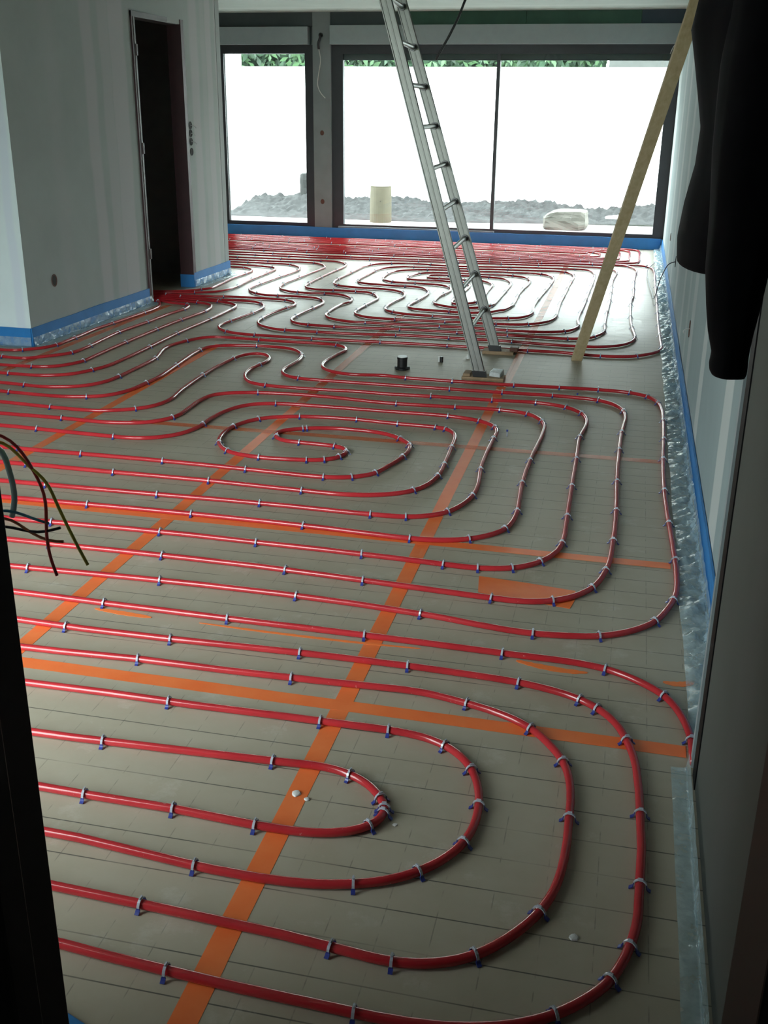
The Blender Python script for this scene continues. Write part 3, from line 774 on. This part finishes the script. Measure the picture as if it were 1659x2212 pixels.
# ------------------------------------------------------------------ foam edge strips with clear film
def strip(label, base, nrm, film_w, h=0.12, film=True, wrinkle=0.012, fcover=0.06, foam=True):
    """base: list of floor points along the wall; nrm: unit vector into the room"""
    root = empty('edge_strip' if foam else 'film_strip', (0, 0, 0))
    tag(root, label, 'edge strip' if foam else 'film', 'blue foam edge strips' if foam else None)
    B = resample(np.array(base, float), 0.08)
    th = 0.008
    V, F = [], []
    for i, p_ in enumerate(B):
        hh = h + 0.006*noise.noise(Vector((p_[0]*2.3, p_[1]*2.3, 5)))
        off = 0.002+0.004*abs(noise.noise(Vector((p_[0]*1.3, p_[1]*1.3, 2))))
        for d_, z_ in ((off, 0.001), (off+th, 0.001), (off+th, hh), (off, hh)):
            V.append((p_[0]+nrm[0]*d_, p_[1]+nrm[1]*d_, z_))
    for i in range(len(B)-1):
        for k in range(4):
            a = 4*i+k; c = 4*i+(k+1) % 4
            F.append((a, c, c+4, a+4))
    F += [(3, 2, 1, 0), tuple(4*(len(B)-1)+k for k in range(4))]
    if foam: link('foam', mesh('foam', V, F), M['blue_foam'], root)
    if film:
        C = resample(np.array(base, float), 0.015)
        nu = 14
        V, F = [], []
        for i, p_ in enumerate(C):
            for k in range(nu+1):
                s = k/nu
                wv = film_w*(1+0.16*noise.noise(Vector((p_[0]*3, p_[1]*3, 7))))
                L = fcover+wv
                q = s*L
                if q < fcover:
                    d_ = 0.0145+0.003*s; z_ = fcover-q+0.002
                else:
                    d_ = 0.0145+(q-fcover); z_ = 0.003
                e = min(1.0, 4*s*(1.05-s)+0.15)
                al = p_[0]*abs(nrm[1])+p_[1]*abs(nrm[0])
                wr = noise.fractal(Vector((al*17+q*14, q*9, 1.7*nrm[0])), 1.0, 2.0, 3)
                wr2 = noise.noise(Vector((al*55+q*30, q*30+3, 0)))
                up = wrinkle*e*(abs(wr)*1.3+0.35*abs(wr2))
                if q < fcover: d_ += up
                else: z_ += up
                V.append((p_[0]+nrm[0]*d_, p_[1]+nrm[1]*d_, z_))
        for i in range(len(C)-1):
            for k in range(nu):
                a = i*(nu+1)+k
                F.append((a, a+1, a+nu+2, a+nu+1))
        link('film', mesh('film', V, F, True), M['film'], root)
    return root


strip('blue foam strip with crumpled clear film along the long stud wall', [(XR, 2.34), (XR, 12.82)], (-1, 0), 0.085, wrinkle=0.024)
strip('clear film strip at the base of the dark passage wall', [(XP, 0.88), (XP, 2.28)], (-1, 0), 0.04, wrinkle=0.006, fcover=0.05, foam=False)
strip('blue foam strip below the windows', [(-5.0, YW-0.02), (0.34, YW-0.02)], (0, -1), 0, h=0.125, film=False)
nl = Vector((CF[1]-CN[1], -(CF[0]-CN[0]))).normalized()
strip('blue foam strip with clear film along the plasterboard wall before the doorway', [(CN[0], CN[1]-0.01), (onwall(DY0-0.02), DY0-0.02)], nl, 0.075, h=0.125, wrinkle=0.012)
strip('short blue foam strip with crumpled film between doorway and far wall corner', [(onwall(DY1), DY1), (CF[0], CF[1]+0.01)], nl, 0.075, h=0.125, wrinkle=0.02)
strip('bright blue foam strip on the facing wall beside the block corner', [(-5.5, CN[1]-0.001), (CN[0], CN[1]-0.001)], (0, -1), 0.05, h=0.123, wrinkle=0.004)

# ------------------------------------------------------------------ ladder
lad = empty('ladder', (-0.81, 6.44, 0.0))
tag(lad, 'tall aluminium extension ladder leaning across the room', 'ladder')
O = Vector((-0.81, 6.44, 0.0))
YN, YF = 6.07, 6.807


def rail_pt(yy, z_):
    sl, xb = (-0.296, -0.805) if yy == YN else (-0.322, -0.809)
    return Vector((xb+sl*(z_-0.05), yy, z_))


def rail(yy, z0_, z1_, dx0, dx1, half, name, mat, parent):
    mb = MB()
    a, c = rail_pt(yy, z0_), rail_pt(yy, z1_)
    P = []
    for q in (a, c):
        P += [(q.x+dx0-O.x, q.y-half-O.y, q.z), (q.x+dx1-O.x, q.y-half-O.y, q.z), (q.x+dx1-O.x, q.y+half-O.y, q.z), (q.x+dx0-O.x, q.y+half-O.y, q.z)]
    mb.hexa(P)
    return mb.build(name, mat, parent, bevel=0.0015)


for yy in (YN, YF):
    rl = rail(yy, 0.055, 2.515, -0.034, 0.034, 0.010, 'rail', M['aluminium'], lad)
    for e in (-0.034, 0.026):       # flanges of the profile
        rail(yy, 0.056, 2.514, e, e+0.008, 0.016, 'flange', M['aluminium'], rl)
    rail(yy, 0.057, 2.513, -0.004, 0.004, 0.0125, 'rib', M['aluminium'], rl)
    rail(yy, 0.0225, 0.058, -0.040, 0.040, 0.020, 'foot', M['black_plastic'], rl)
for z_ in (0.291, 0.513, 0.735, 0.957, 1.179, 1.401, 1.623, 1.845, 2.067, 2.289):
    a, c = rail_pt(YN, z_)-O, rail_pt(YF, z_)-O
    rg_ = MB().tube([a, c], 0.014, 12).build('rung', M['aluminium'], lad, smooth=False)
    MB().tube([c-Vector((0, 0.024, 0)), c-Vector((0, 0.012, 0))], 0.022, 14).build('rung_collar', M['dark_alu'], rg_)

# packing under the ladder feet
pk = empty('packing_block', (-0.78, 6.09, 0)); tag(pk, 'brown packing block with grey wrap under the near ladder foot', 'packing', 'packing under the ladder feet')
MB().box(-0.125, 0.125, -0.05, 0.06, 0, 0.022).box(-0.118, -0.075, -0.04, 0.055, 0.022, 0.04).build('board', M['cardboard'], pk, bevel=0.004)
MB().hexa([(0.03, 0.0, 0.02), (0.1, -0.02, 0.02), (0.115, 0.07, 0.02), (0.045, 0.08, 0.02), (0.032, 0.0, 0.05), (0.1, -0.02, 0.045), (0.112, 0.07, 0.055), (0.047, 0.08, 0.055)]).build('wrap', M['grey_wrap'], pk, bevel=0.006)
pk = empty('packing_block', (-0.78, 6.83, 0)); tag(pk, 'thin brown packing under the far ladder foot', 'packing', 'packing under the ladder feet')
MB().box(-0.105, 0.10, -0.05, 0.06, 0, 0.022).build('board', M['cardboard'], pk, bevel=0.004)
MB().box(0.07, 0.125, -0.01, 0.06, 0.012, 0.045).build('offcut', M['socket_brown'], pk, bevel=0.006)

# ------------------------------------------------------------------ leaning batten
pa, pb = Vector((-0.272, 6.76, 0.0)), Vector((0.318, 5.10, 2.48))
ax = (pb-pa).normalized()
sd = Vector((1, 0.15, 0)); sd = (sd-ax*sd.dot(ax)).normalized(); nn = ax.cross(sd)
mb = MB(); P = []
nseg = 10
for i in range(nseg):
    pass
for q in (pa, pb):
    for a, c in ((-1, -1), (1, -1), (1, 1), (-1, 1)):
        v_ = q+sd*0.033*a+nn*0.0135*c
        if q is pa: v_ = v_+ax*(0.0-v_.z)/ax.z
        P.append(v_-pa)
mb.hexa(P)
bt = mb.build('batten', M['pine'], None, bevel=0.002)
bt.location = pa
tag(bt, 'pale wooden batten leaning from the floor up to the stud wall', 'plank')

# ------------------------------------------------------------------ floor pipe stubs
st = empty('pipe_stub', (-1.300, 6.215, 0)); tag(st, 'black capped drain pipe stub standing near the ladder foot', 'pipe stub')
MB().lathe([(0.0, 0.0), (0.042, 0.0), (0.042, 0.012), (0.036, 0.014), (0.031, 0.02), (0.031, 0.064), (0.033, 0.065), (0.033, 0.078), (0.0, 0.078)], n=24).build('collar', M['black_plastic'], st)
MB().lathe([(0.0, 0.078), (0.030, 0.078), (0.029, 0.083), (0.0, 0.083)], n=24).build('cap', M['white_plastic'], st)
for a in (0.3, 3.3):
    MB().box(0.038*math.cos(a)-0.008, 0.038*math.cos(a)+0.008, 0.038*math.sin(a)-0.006, 0.038*math.sin(a)+0.006, 0, 0.018).build('lug', M['black_plastic'], st)
st = empty('pipe_stub', (-1.105, 6.475, 0)); tag(st, 'small thin black and white pipe end between drain stub and ladder', 'pipe stub')
MB().lathe([(0.0, 0), (0.011, 0), (0.011, 0.036), (0.0, 0.036)], c=(0.004, 0), n=14).build('sleeve', M['black_plastic'], st)
MB().lathe([(0.0, 0), (0.006, 0), (0.006, 0.034), (0.0, 0.034)], c=(-0.012, 0.002), n=10).build('tube', M['white_plastic'], st)
st = MB().lathe([(0.0, 0), (0.012, 0), (0.012, 0.01), (0.008, 0.012), (0.008, 0.026), (0.0, 0.028)], n=14).build('pipe_stub', M['white_plastic']); st.location = (-0.953, 6.62, 0)
tag(st, 'tiny white pipe cap on the floor beside the ladder', 'pipe stub')
for loc, rz, lb in (((-0.509, 4.985, 0.002), 0.1, 'loose blue pipe clip lying beside the middle bay bend'), ((-0.212, 5.80, 0.002), -0.2, 'loose blue pipe clip lying across a pipe near the batten')):
    o = link('loose_clip', clip_me); o.location = (loc[0], loc[1], 0.003); o.rotation_euler = (math.radians(88), 0, rz); o.location.z = 0.006
    tag(o, lb, 'clip', 'loose clips on the floor')

for lb, cx_, cy_, r_ in (('larger white plaster crumb on the lengthwise tape in the foreground', -0.6465, 1.961, 0.012), ('smaller white plaster crumb on the boards right of the foreground tape', -0.616, 1.946, 0.007),
                         ('white plaster crumb beside the doubled clips of the innermost bend', -0.398, 1.905, 0.006), ('round pale plaster spot on the boards inside the outermost foreground bend', 0.014, 1.652, 0.010)):
    mb = MB().lathe([(0, 0), (r_, 0), (r_*0.8, r_*0.22), (r_*0.35, r_*0.32), (0, r_*0.34)], n=9)
    mb.v = [(a*(1+0.35*noise.noise(Vector((a*160+cx_*9, b_*160, 1)))), b_*(1+0.35*noise.noise(Vector((a*160, b_*160+cy_*9, 5)))), c) for a, b_, c in mb.v]
    o = mb.build('plaster_crumb', M['white_plastic']); o.location = (cx_, cy_, 0.0015 if 'tape' in lb else 0.0004)
    tag(o, lb, 'crumb', 'plaster crumbs on the floor')

o = MB().box(-0.07, 0.035, -0.06, 0.012, 0.0, 0.010).build('foam_offcut', M['blue_foam'], bevel=0.003); o.location = (-0.825, 1.232, 0.0); o.rotation_euler.z = -0.35
tag(o, 'blue foam offcut at the foot of the near door frame', 'foam offcut')

# ------------------------------------------------------------------ wall boxes, wires and cables
def round_box(label, c, axis, r, stretch=1.0, mat='hole_dark', rim='socket_brown', name='wall_box', group=None, wire=None):
    """a flush round box let into a wall; axis: outward unit vector"""
    root = empty(name, c); tag(root, label, 'wall box', group)
    n = 20; ax_ = Vector(axis); up = Vector((0, 0, 1)); sx = up.cross(ax_).normalized()
    def ring(rr, off): return [tuple(sx*rr*math.cos(2*math.pi*k/n)+up*rr*stretch*math.sin(2*math.pi*k/n)+ax_*off) for k in range(n)]
    V = ring(r, 0.001)+ring(r, 0.004)+ring(r*0.82, 0.004)+ring(r*0.80, 0.001)
    F = [(i*n+k, i*n+(k+1) % n, (i+1)*n+(k+1) % n, (i+1)*n+k) for i in range(3) for k in range(n)]
    link('rim', mesh('rim', V, F), M[rim], root)
    V = ring(r*0.82, 0.0012)+ring(r*0.82, 0.0018); F = [tuple(range(n, 2*n)), tuple(reversed(range(n)))]+[(k, (k+1) % n, n+(k+1) % n, n+k) for k in range(n)]
    link('back', mesh('back', V, F), M[mat], root)
    if wire:
        P = [ax_*0.003, ax_*0.02+sx*0.01, ax_*0.035+sx*0.03*wire-up*0.01, ax_*0.03+sx*0.05*wire-up*0.02]
        MB().tube([Vector(q) for q in smooth_path([tuple(q) for q in P], 0.005, 0.005)], 0.003, 6).build('wire', M['wire_white'], root)
    return root


n3 = (nl.x, nl.y, 0)
round_box('oval brown socket cut-out low on the plasterboard wall', (onwall(6.535), 6.535, 0.385), n3, 0.034, 1.25)
for i, (z_, w_) in enumerate(((1.346, 1.0), (1.283, 0.5), (1.216, 0.9), (1.134, None))):
    round_box(('topmost', 'second', 'third', 'lowest')[i]+' of the four switch boxes beside the doorway', (onwall(8.895), 8.895, z_), n3, 0.031, 1.0, group='switch boxes beside the doorway', wire=w_, rim='hole_dark')
round_box('dark cable hole high on the pier between the windows', (-3.713, YW-0.02, 2.282), (0, -1, 0), 0.026, 1.0, rim='hole_dark')
round_box('upper brown round box on the pier between the windows', (-3.709, YW-0.02, 1.216), (0, -1, 0), 0.024, 1.2, mat='socket_brown')
round_box('lower brown round box on the pier between the windows', (-3.712, YW-0.02, 0.427), (0, -1, 0), 0.024, 1.2, mat='socket_brown')
round_box('far socket cut-out low on the stud wall near the window corner', (XR, 10.39, 0.407), (-1, 0, 0), 0.036, 1.0)
round_box('socket cut-out low on the stud wall with a cable', (XR, 8.70, 0.398), (-1, 0, 0), 0.036, 1.2, rim='hole_dark')
round_box('socket cut-out low on the stud wall beside the jacket', (XR, 5.98, 0.385), (-1, 0, 0), 0.036, 1.3, wire=0.6)


def wire(name, label, pts, r, mat, cat='wire', group=None, n=8):
    Q = smooth_path(pts, 0.01, 0.012)
    o = MB().tube([Vector(q)-Vector(pts[0]) for q in Q], r, n).build(name, M[mat], None, smooth=True)
    o.location = pts[0]
    return tag(o, label, cat, group)


wire('pier_wire', 'thin white wire dangling down the pier between the windows', [(-3.713, YW-0.022, 2.27), (-3.735, 12.80, 2.20), (-3.734, 12.81, 2.138), (-3.714, 12.81, 2.014), (-3.744, 12.81, 1.84), (-3.751, 12.81, 1.739), (-3.718, 12.81, 1.663), (-3.662, 12.81, 1.603)], 0.005, 'wire_white')
wire('conduit_end', 'dark conduit end hanging from the hole on the pier', [(-3.713, YW-0.022, 2.282), (-3.712, 12.79, 2.25), (-3.735, 12.79, 2.19), (-3.728, 12.79, 2.13)], 0.014, 'black_plastic', 'conduit')
wire('ceiling_cable', 'black electric cable hanging from the ceiling in front of the wide window', [(-1.34, 9.0, CEIL), (-1.37, 9.0, 2.42), (-1.429, 9.0, 2.295), (-1.475, 9, 2.18), (-1.545, 9.0, 2.045), (-1.60, 9.0, 1.95), (-1.650, 9.0, 1.865)], 0.010, 'black_plastic', 'cable')
wire('wall_cable', 'thin dark cable looping from the stud wall socket onto the film', [(XR, 8.70, 0.398), (0.31, 8.7, 0.38), (0.26, 8.75, 0.26), (0.24, 8.9, 0.12), (0.23, 9.1, 0.04), (0.22, 9.5, 0.03), (0.19, 10.2, 0.03), (0.19, 10.9, 0.03), (0.26, 11.4, 0.035)], 0.004, 'wire_black', 'cable')
wire('shutter_cord', 'thin white cord at the end of the wide shutter box', [(0.31, YW-0.065, 2.27), (0.30, 12.76, 2.20), (0.26, 12.75, 2.15), (0.235, 12.75, 2.08)], 0.004, 'wire_white', 'cord')
WY = 1.0
for lb, mt, r_, pts in (
    ('long dark red electric wire dangling beside the near door frame', 'wire_red', 0.0019, [(-0.664, 1.157), (-0.654, 1.151), (-0.64, 1.138), (-0.633, 1.123), (-0.626, 1.109), (-0.619, 1.093), (-0.618, 1.082), (-0.62, 1.063), (-0.622, 1.048), (-0.623, 1.025), (-0.62, 1.005), (-0.615, 0.989)]),
    ('long yellow-green earth wire dangling beside the near door frame', 'wire_green', 0.0019, [(-0.664, 1.149), (-0.654, 1.143), (-0.636, 1.121), (-0.627, 1.114), (-0.619, 1.112), (-0.613, 1.105), (-0.607, 1.083), (-0.597, 1.059), (-0.586, 1.032), (-0.574, 1.007)]),
    ('short dark blue electric wire below the blue conduit', 'wire_blue', 0.0017, [(-0.664, 1.066), (-0.649, 1.063), (-0.637, 1.056), (-0.627, 1.056), (-0.618, 1.054)]),
    ('short black electric wire curving upwards at its end', 'wire_black', 0.0017, [(-0.665, 1.046), (-0.652, 1.041), (-0.637, 1.04), (-0.622, 1.043), (-0.604, 1.05)]),
    ('short brown electric wire crossing below the black one', 'wire_brown', 0.0017, [(-0.664, 1.056), (-0.651, 1.045), (-0.635, 1.035), (-0.618, 1.032), (-0.611, 1.03), (-0.602, 1.033)]),
    ('pale blue conduit beside the near door frame', 'conduit_blue', 0.0035, [(-0.664, 1.142), (-0.6625, 1.126), (-0.660, 1.112), (-0.656, 1.087), (-0.657, 1.076), (-0.664, 1.058)]),
):
    P = [(-0.72, 0.852, pts[0][1]+0.01), (-0.70, 0.93, pts[0][1]+0.012)]+[(a, WY, c) for a, c in pts]
    wire('electric_wire' if 'conduit' != mt[:7] else 'conduit', lb, P, r_, mt, 'wire' if 'conduit' != mt[:7] else 'conduit', 'wires beside the near door frame')

# ------------------------------------------------------------------ jacket hung on the passage wall
jk = empty('jacket', (0.18, 1.75, 1.27)); tag(jk, 'black jacket hanging from a hook on the passage wall', 'jacket')
JO = Vector((0.18, 1.75, 1.27))


def loft(rings, n, fold, seed):
    """rings: (z, xmin, xmax, ymin, ymax)"""
    V, F = [], []
    for i, (z_, xa, xb, ya, yb) in enumerate(rings):
        cx_, cy_, rx, ry = (xa+xb)/2, (ya+yb)/2, (xb-xa)/2, (yb-ya)/2
        for k in range(n):
            w = 2*math.pi*k/n
            ex = 0.75
            co, si = math.cos(w), math.sin(w)
            f_ = 1+fold*noise.noise(Vector((2.2*co+seed, 2.2*si, z_*3.5)))
            xx = cx_+rx*math.copysign(abs(co)**ex, co)*min(f_, 1.04); yy = cy_+ry*math.copysign(abs(si)**ex, si)*f_
            V.append((xx-JO.x, yy-JO.y, z_-JO.z))
    for i in range(len(rings)-1):
        for k in range(n):
            a = i*n+k; c = i*n+(k+1) % n
            F.append((a, c, c+n, a+n))
    F.append(tuple(reversed(range(n)))); F.append(tuple((len(rings)-1)*n+k for k in range(n)))
    return V, F


def dense(keys, step=0.006):
    zs = [k[0] for k in keys]; out = []
    nz = int((zs[-1]-zs[0])/step)+1
    for i in range(nz+1):
        z_ = zs[0]+(zs[-1]-zs[0])*i/nz
        out.append((z_,)+tuple(float(np.interp(z_, zs, [k[j] for k in keys])) for j in range(1, 5)))
    return out


V, F = loft(dense([(1.270, 0.080, 0.245, 1.66, 2.10), (1.304, 0.078, 0.25, 1.64, 2.12), (1.36, 0.083, 0.25, 1.62, 2.12), (1.42, 0.092, 0.25, 1.61, 2.11), (1.476, 0.092, 0.25, 1.60, 2.10),
                   (1.54, 0.077, 0.25, 1.60, 2.08), (1.616, 0.060, 0.25, 1.60, 2.05), (1.66, 0.068, 0.25, 1.61, 2.02), (1.76, 0.09, 0.255, 1.62, 1.98), (1.86, 0.12, 0.258, 1.66, 1.92), (1.93, 0.16, 0.258, 1.72, 1.86), (1.95, 0.19, 0.258, 1.75, 1.83)]), 40, 0.10, 3.0)
link('body', mesh('body', V, F, True), M['jacket_cloth'], jk)
V, F = loft(dense([(1.1385, 0.146, 0.166, 1.56, 1.59), (1.140, 0.139, 0.174, 1.545, 1.605), (1.1435, 0.133, 0.1785, 1.536, 1.614), (1.149, 0.129, 0.1805, 1.531, 1.619), (1.155, 0.1275, 0.181, 1.53, 1.62), (1.174, 0.129, 0.180, 1.53, 1.62), (1.206, 0.120, 0.182, 1.525, 1.625), (1.24, 0.114, 0.186, 1.52, 1.63),
                   (1.29, 0.107, 0.190, 1.51, 1.64), (1.36, 0.105, 0.205, 1.50, 1.66), (1.45, 0.10, 0.22, 1.50, 1.68), (1.56, 0.10, 0.235, 1.51, 1.70), (1.68, 0.11, 0.245, 1.54, 1.72), (1.78, 0.13, 0.25, 1.60, 1.74), (1.84, 0.16, 0.25, 1.66, 1.76)]), 32, 0.06, 9.0)
link('sleeve', mesh('sleeve', V, F, True), M['jacket_cloth'], jk)
V, F = loft(dense([(1.86, 0.15, 0.258, 1.68, 1.90), (1.92, 0.15, 0.258, 1.70, 1.88), (1.985, 0.17, 0.258, 1.72, 1.86)]), 24, 0.05, 5.0)
link('hood', mesh('hood', V, F, True), M['jacket_cloth'], jk)
hk = empty('coat_hook', (XP, 1.79, 1.98)); tag(hk, 'small metal coat hook holding the black jacket', 'hook')
MB().tube([(0, 0, 0), (-0.02, 0, -0.005), (-0.035, 0, 0.01), (-0.036, 0, 0.03)], 0.004, 8).build('hook', M['dark_alu'], hk)
MB().box(-0.004, 0.0, -0.02, 0.02, -0.02, 0.02).build('plate', M['dark_alu'], hk)

# ------------------------------------------------------------------ outside
struct('ground', MB().box(-40, 40, YW+0.24, 70, -0.5, -0.17).box(-40, 40, -40, 0.69, -0.5, -0.17), M['grass'])
struct('terrace', MB().box(-9, 6, YW+0.22, 16.0, -0.16, -0.05), M['concrete'])
struct('path_front', MB().box(-7, -1.24, -3.0, 0.69, -0.16, -0.06), M['concrete'])
gw = struct('wall_garden', MB().box(-12, 8, 17.0, 17.2, -0.3, 2.075), M['white_render'])
MB().box(-12, 8, 16.97, 17.23, 2.075, 2.09).build('coping', M['white_render'], gw)
MB().box(-6.75, -6.335, 16.95, 17.3, 2.06, 2.8).build('pillar', M['white_render'], gw)
# heap of soil at the foot of the garden wall
nx, ny = 260, 30
V, F = [], []
for i in range(nx+1):
    for j in range(ny+1):
        x_ = -6.15+7.4*i/nx; s = j/ny
        yf = 15.60 if x_ < -3 else 15.60+(x_+3)*0.18
        y_ = yf+(16.95-yf)*s
        hgt = (0.20+0.10*noise.noise(Vector((x_*0.9, 0, 0))))*s**0.8
        hgt += 0.05*noise.fractal(Vector((x_*9, y_*9, 1)), 0.6, 2, 4)*min(1, 4*s)
        dsm = math.hypot(x_+5.0, y_-16.6); hgt += 0.18*math.exp(-(dsm/0.33)**2)
        if x_ < -6.0: hgt *= max(0, (x_+6.15)/0.15)
        V.append((x_, y_, -0.045+max(0, hgt)))
for i in range(nx):
    for j in range(ny):
        a = i*(ny+1)+j; F.append((a, a+ny+1, a+ny+2, a+1))
so = link('soil_heap', mesh('soil_heap', V, F, True), M['soil'])
tag(so, 'heap of grey soil along the foot of the white garden wall', 'soil', kind='stuff')
sp = empty('tree_stump', (-5.02, 16.6, 0.02)); tag(sp, 'dark tree stump standing in the soil seen through the narrow window', 'tree stump')
mb = MB(); n = 16; prof = [(0.0, -0.05), (0.22, -0.05), (0.17, 0.06), (0.145, 0.16), (0.135, 0.3), (0.15, 0.42), (0.14, 0.50), (0.0, 0.505)]
mb.lathe(prof, n=n); mb.v = [(a*(1+0.12*noise.noise(Vector((a*9, b_*9, c*3)))), b_*(1+0.12*noise.noise(Vector((a*9, b_*9, c*3+4)))), c) for a, b_, c in mb.v]
mb.build('trunk', M['bark'], sp)
MB().lathe([(0, 0.505), (0.12, 0.505), (0.118, 0.512), (0, 0.512)], n=16).build('cut_face', M['bark'], sp)
lg = empty('wooden_post', (-3.58, 15.4, -0.05)); tag(lg, 'pale upright log on the terrace seen through the wide window', 'log')
mb = MB().lathe([(0, 0), (0.158, 0), (0.157, 0.2), (0.153, 0.42), (0.150, 0.495), (0.0, 0.5)], n=28); mb.build('trunk', M['log_wood'], lg, smooth=False)
MB().lathe([(0, 0.5), (0.146, 0.499), (0.146, 0.503), (0, 0.504)], n=28).build('cut_face', M['log_wood'], lg)
MB().lathe([(0, 0), (0.012, 0), (0.01, 0.004), (0, 0.004)], n=8).build('knot', M['bark'], lg).location = (0.03, -0.152, 0.3)
# rough stone block
bm = bmesh.new(); bmesh.ops.create_cube(bm, size=1.0); bmesh.ops.subdivide_edges(bm, edges=bm.edges[:], cuts=5, use_grid_fill=True)
for v_ in bm.verts:
    c = v_.co; k = 1-0.06*(abs(c.x*2)**6*abs(c.z*2)**6+abs(c.x*2)**6*abs(c.y*2)**6)
    d_ = noise.noise_vector(Vector((c.x*3, c.y*3, c.z*3)))*0.05
    c.x = (c.x*k+d_.x)*0.60; c.y = (c.y*k+d_.y)*0.5; c.z = (c.z*k+d_.z)*0.24+0.02*c.x
    if c.z > 0.05 and c.x < -0.15: c.z -= (-(c.x)-0.15)*0.35
me = bpy.data.meshes.new('stone_block'); bm.to_mesh(me); bm.free()
sbk = link('stone_block', me, M['stone']); sbk.location = (-0.91, 15.35, 0.075)
tag(sbk, 'pale rough stone block on the terrace beyond the wide window', 'stone')
pt = MB().hexa([(-0.09, -0.05, 0), (0.09, -0.04, 0), (0.08, 0.05, 0), (-0.08, 0.05, 0), (-0.1, -0.03, 0.02), (0.09, -0.02, 0.035), (0.085, 0.06, 0.05), (-0.075, 0.06, 0.03)]).build('litter_scrap', M['white_plastic'])
pt.location = (-0.29, 15.95, 0.05)
tag(pt, 'pale scrap of litter lying on the soil heap', 'litter')
# hedge beyond the garden wall
hd = empty('hedge', (-3, 18.6, -0.17)); tag(hd, 'green leafy hedge rising behind the white garden wall', 'hedge')
for nm, mt, cnt, sd_ in (('foliage', 'leaf', 9000, 1), ('young_leaves', 'leaf_light', 3500, 2)):
    rg = random.Random(sd_); V, F = [], []
    for i in range(cnt):
        x_ = rg.uniform(-7, 2.35); z_ = rg.uniform(1.9, 3.6)
        y_ = 0.25*noise.noise(Vector((x_*1.1, z_*1.4, 0)))+rg.uniform(-0.35, 0.35)*(1 if sd_ == 1 else 0.8)-(0.15 if sd_ == 2 else 0)
        a = rg.uniform(0, 6.28); tl = rg.uniform(-0.9, 0.9); L = rg.uniform(0.05, 0.11); W = L*0.4
        u_ = Vector((math.cos(a), 0.4*math.sin(tl), math.sin(a))).normalized(); w_ = u_.cross(Vector((0.3*tl, 1, 0.4))).normalized()
        c = Vector((x_, y_, z_)); q = len(V)
        V += [tuple(c-u_*L), tuple(c+w_*W), tuple(c+u_*L), tuple(c-w_*W)]; F.append((q, q+1, q+2, q+3))
    fo = link(nm, mesh(nm, V, F), M[mt], hd)
mb = MB(); mb.box(-7, 2.35, 0.32, 0.9, 0, 3.4); mb.build('dense_core', M['leaf'], hd)
for i in range(9):
    MB().tube([(-6.5+i*1.1, 0.1, 0), (-6.4+i*1.1, 0.0, 1.0), (-6.5+i*1.1, 0.1, 2.2)], [0.05, 0.04, 0.02], 8).build('stem', M['bark'], hd)
hs = empty('neighbour_house', (0.75, 18.2, -0.17)); tag(hs, 'pale grey outbuilding beyond the garden wall at the stud wall side', 'building')
MB().box(-1.32, 3.0, -0.3, 0.3, 0, 2.62).build('wall', M['house_wall'], hs)
MB().box(-1.25, 3.1, -0.42, 0.42, 2.62, 2.72).build('roof_edge', M['shutter_box'], hs)
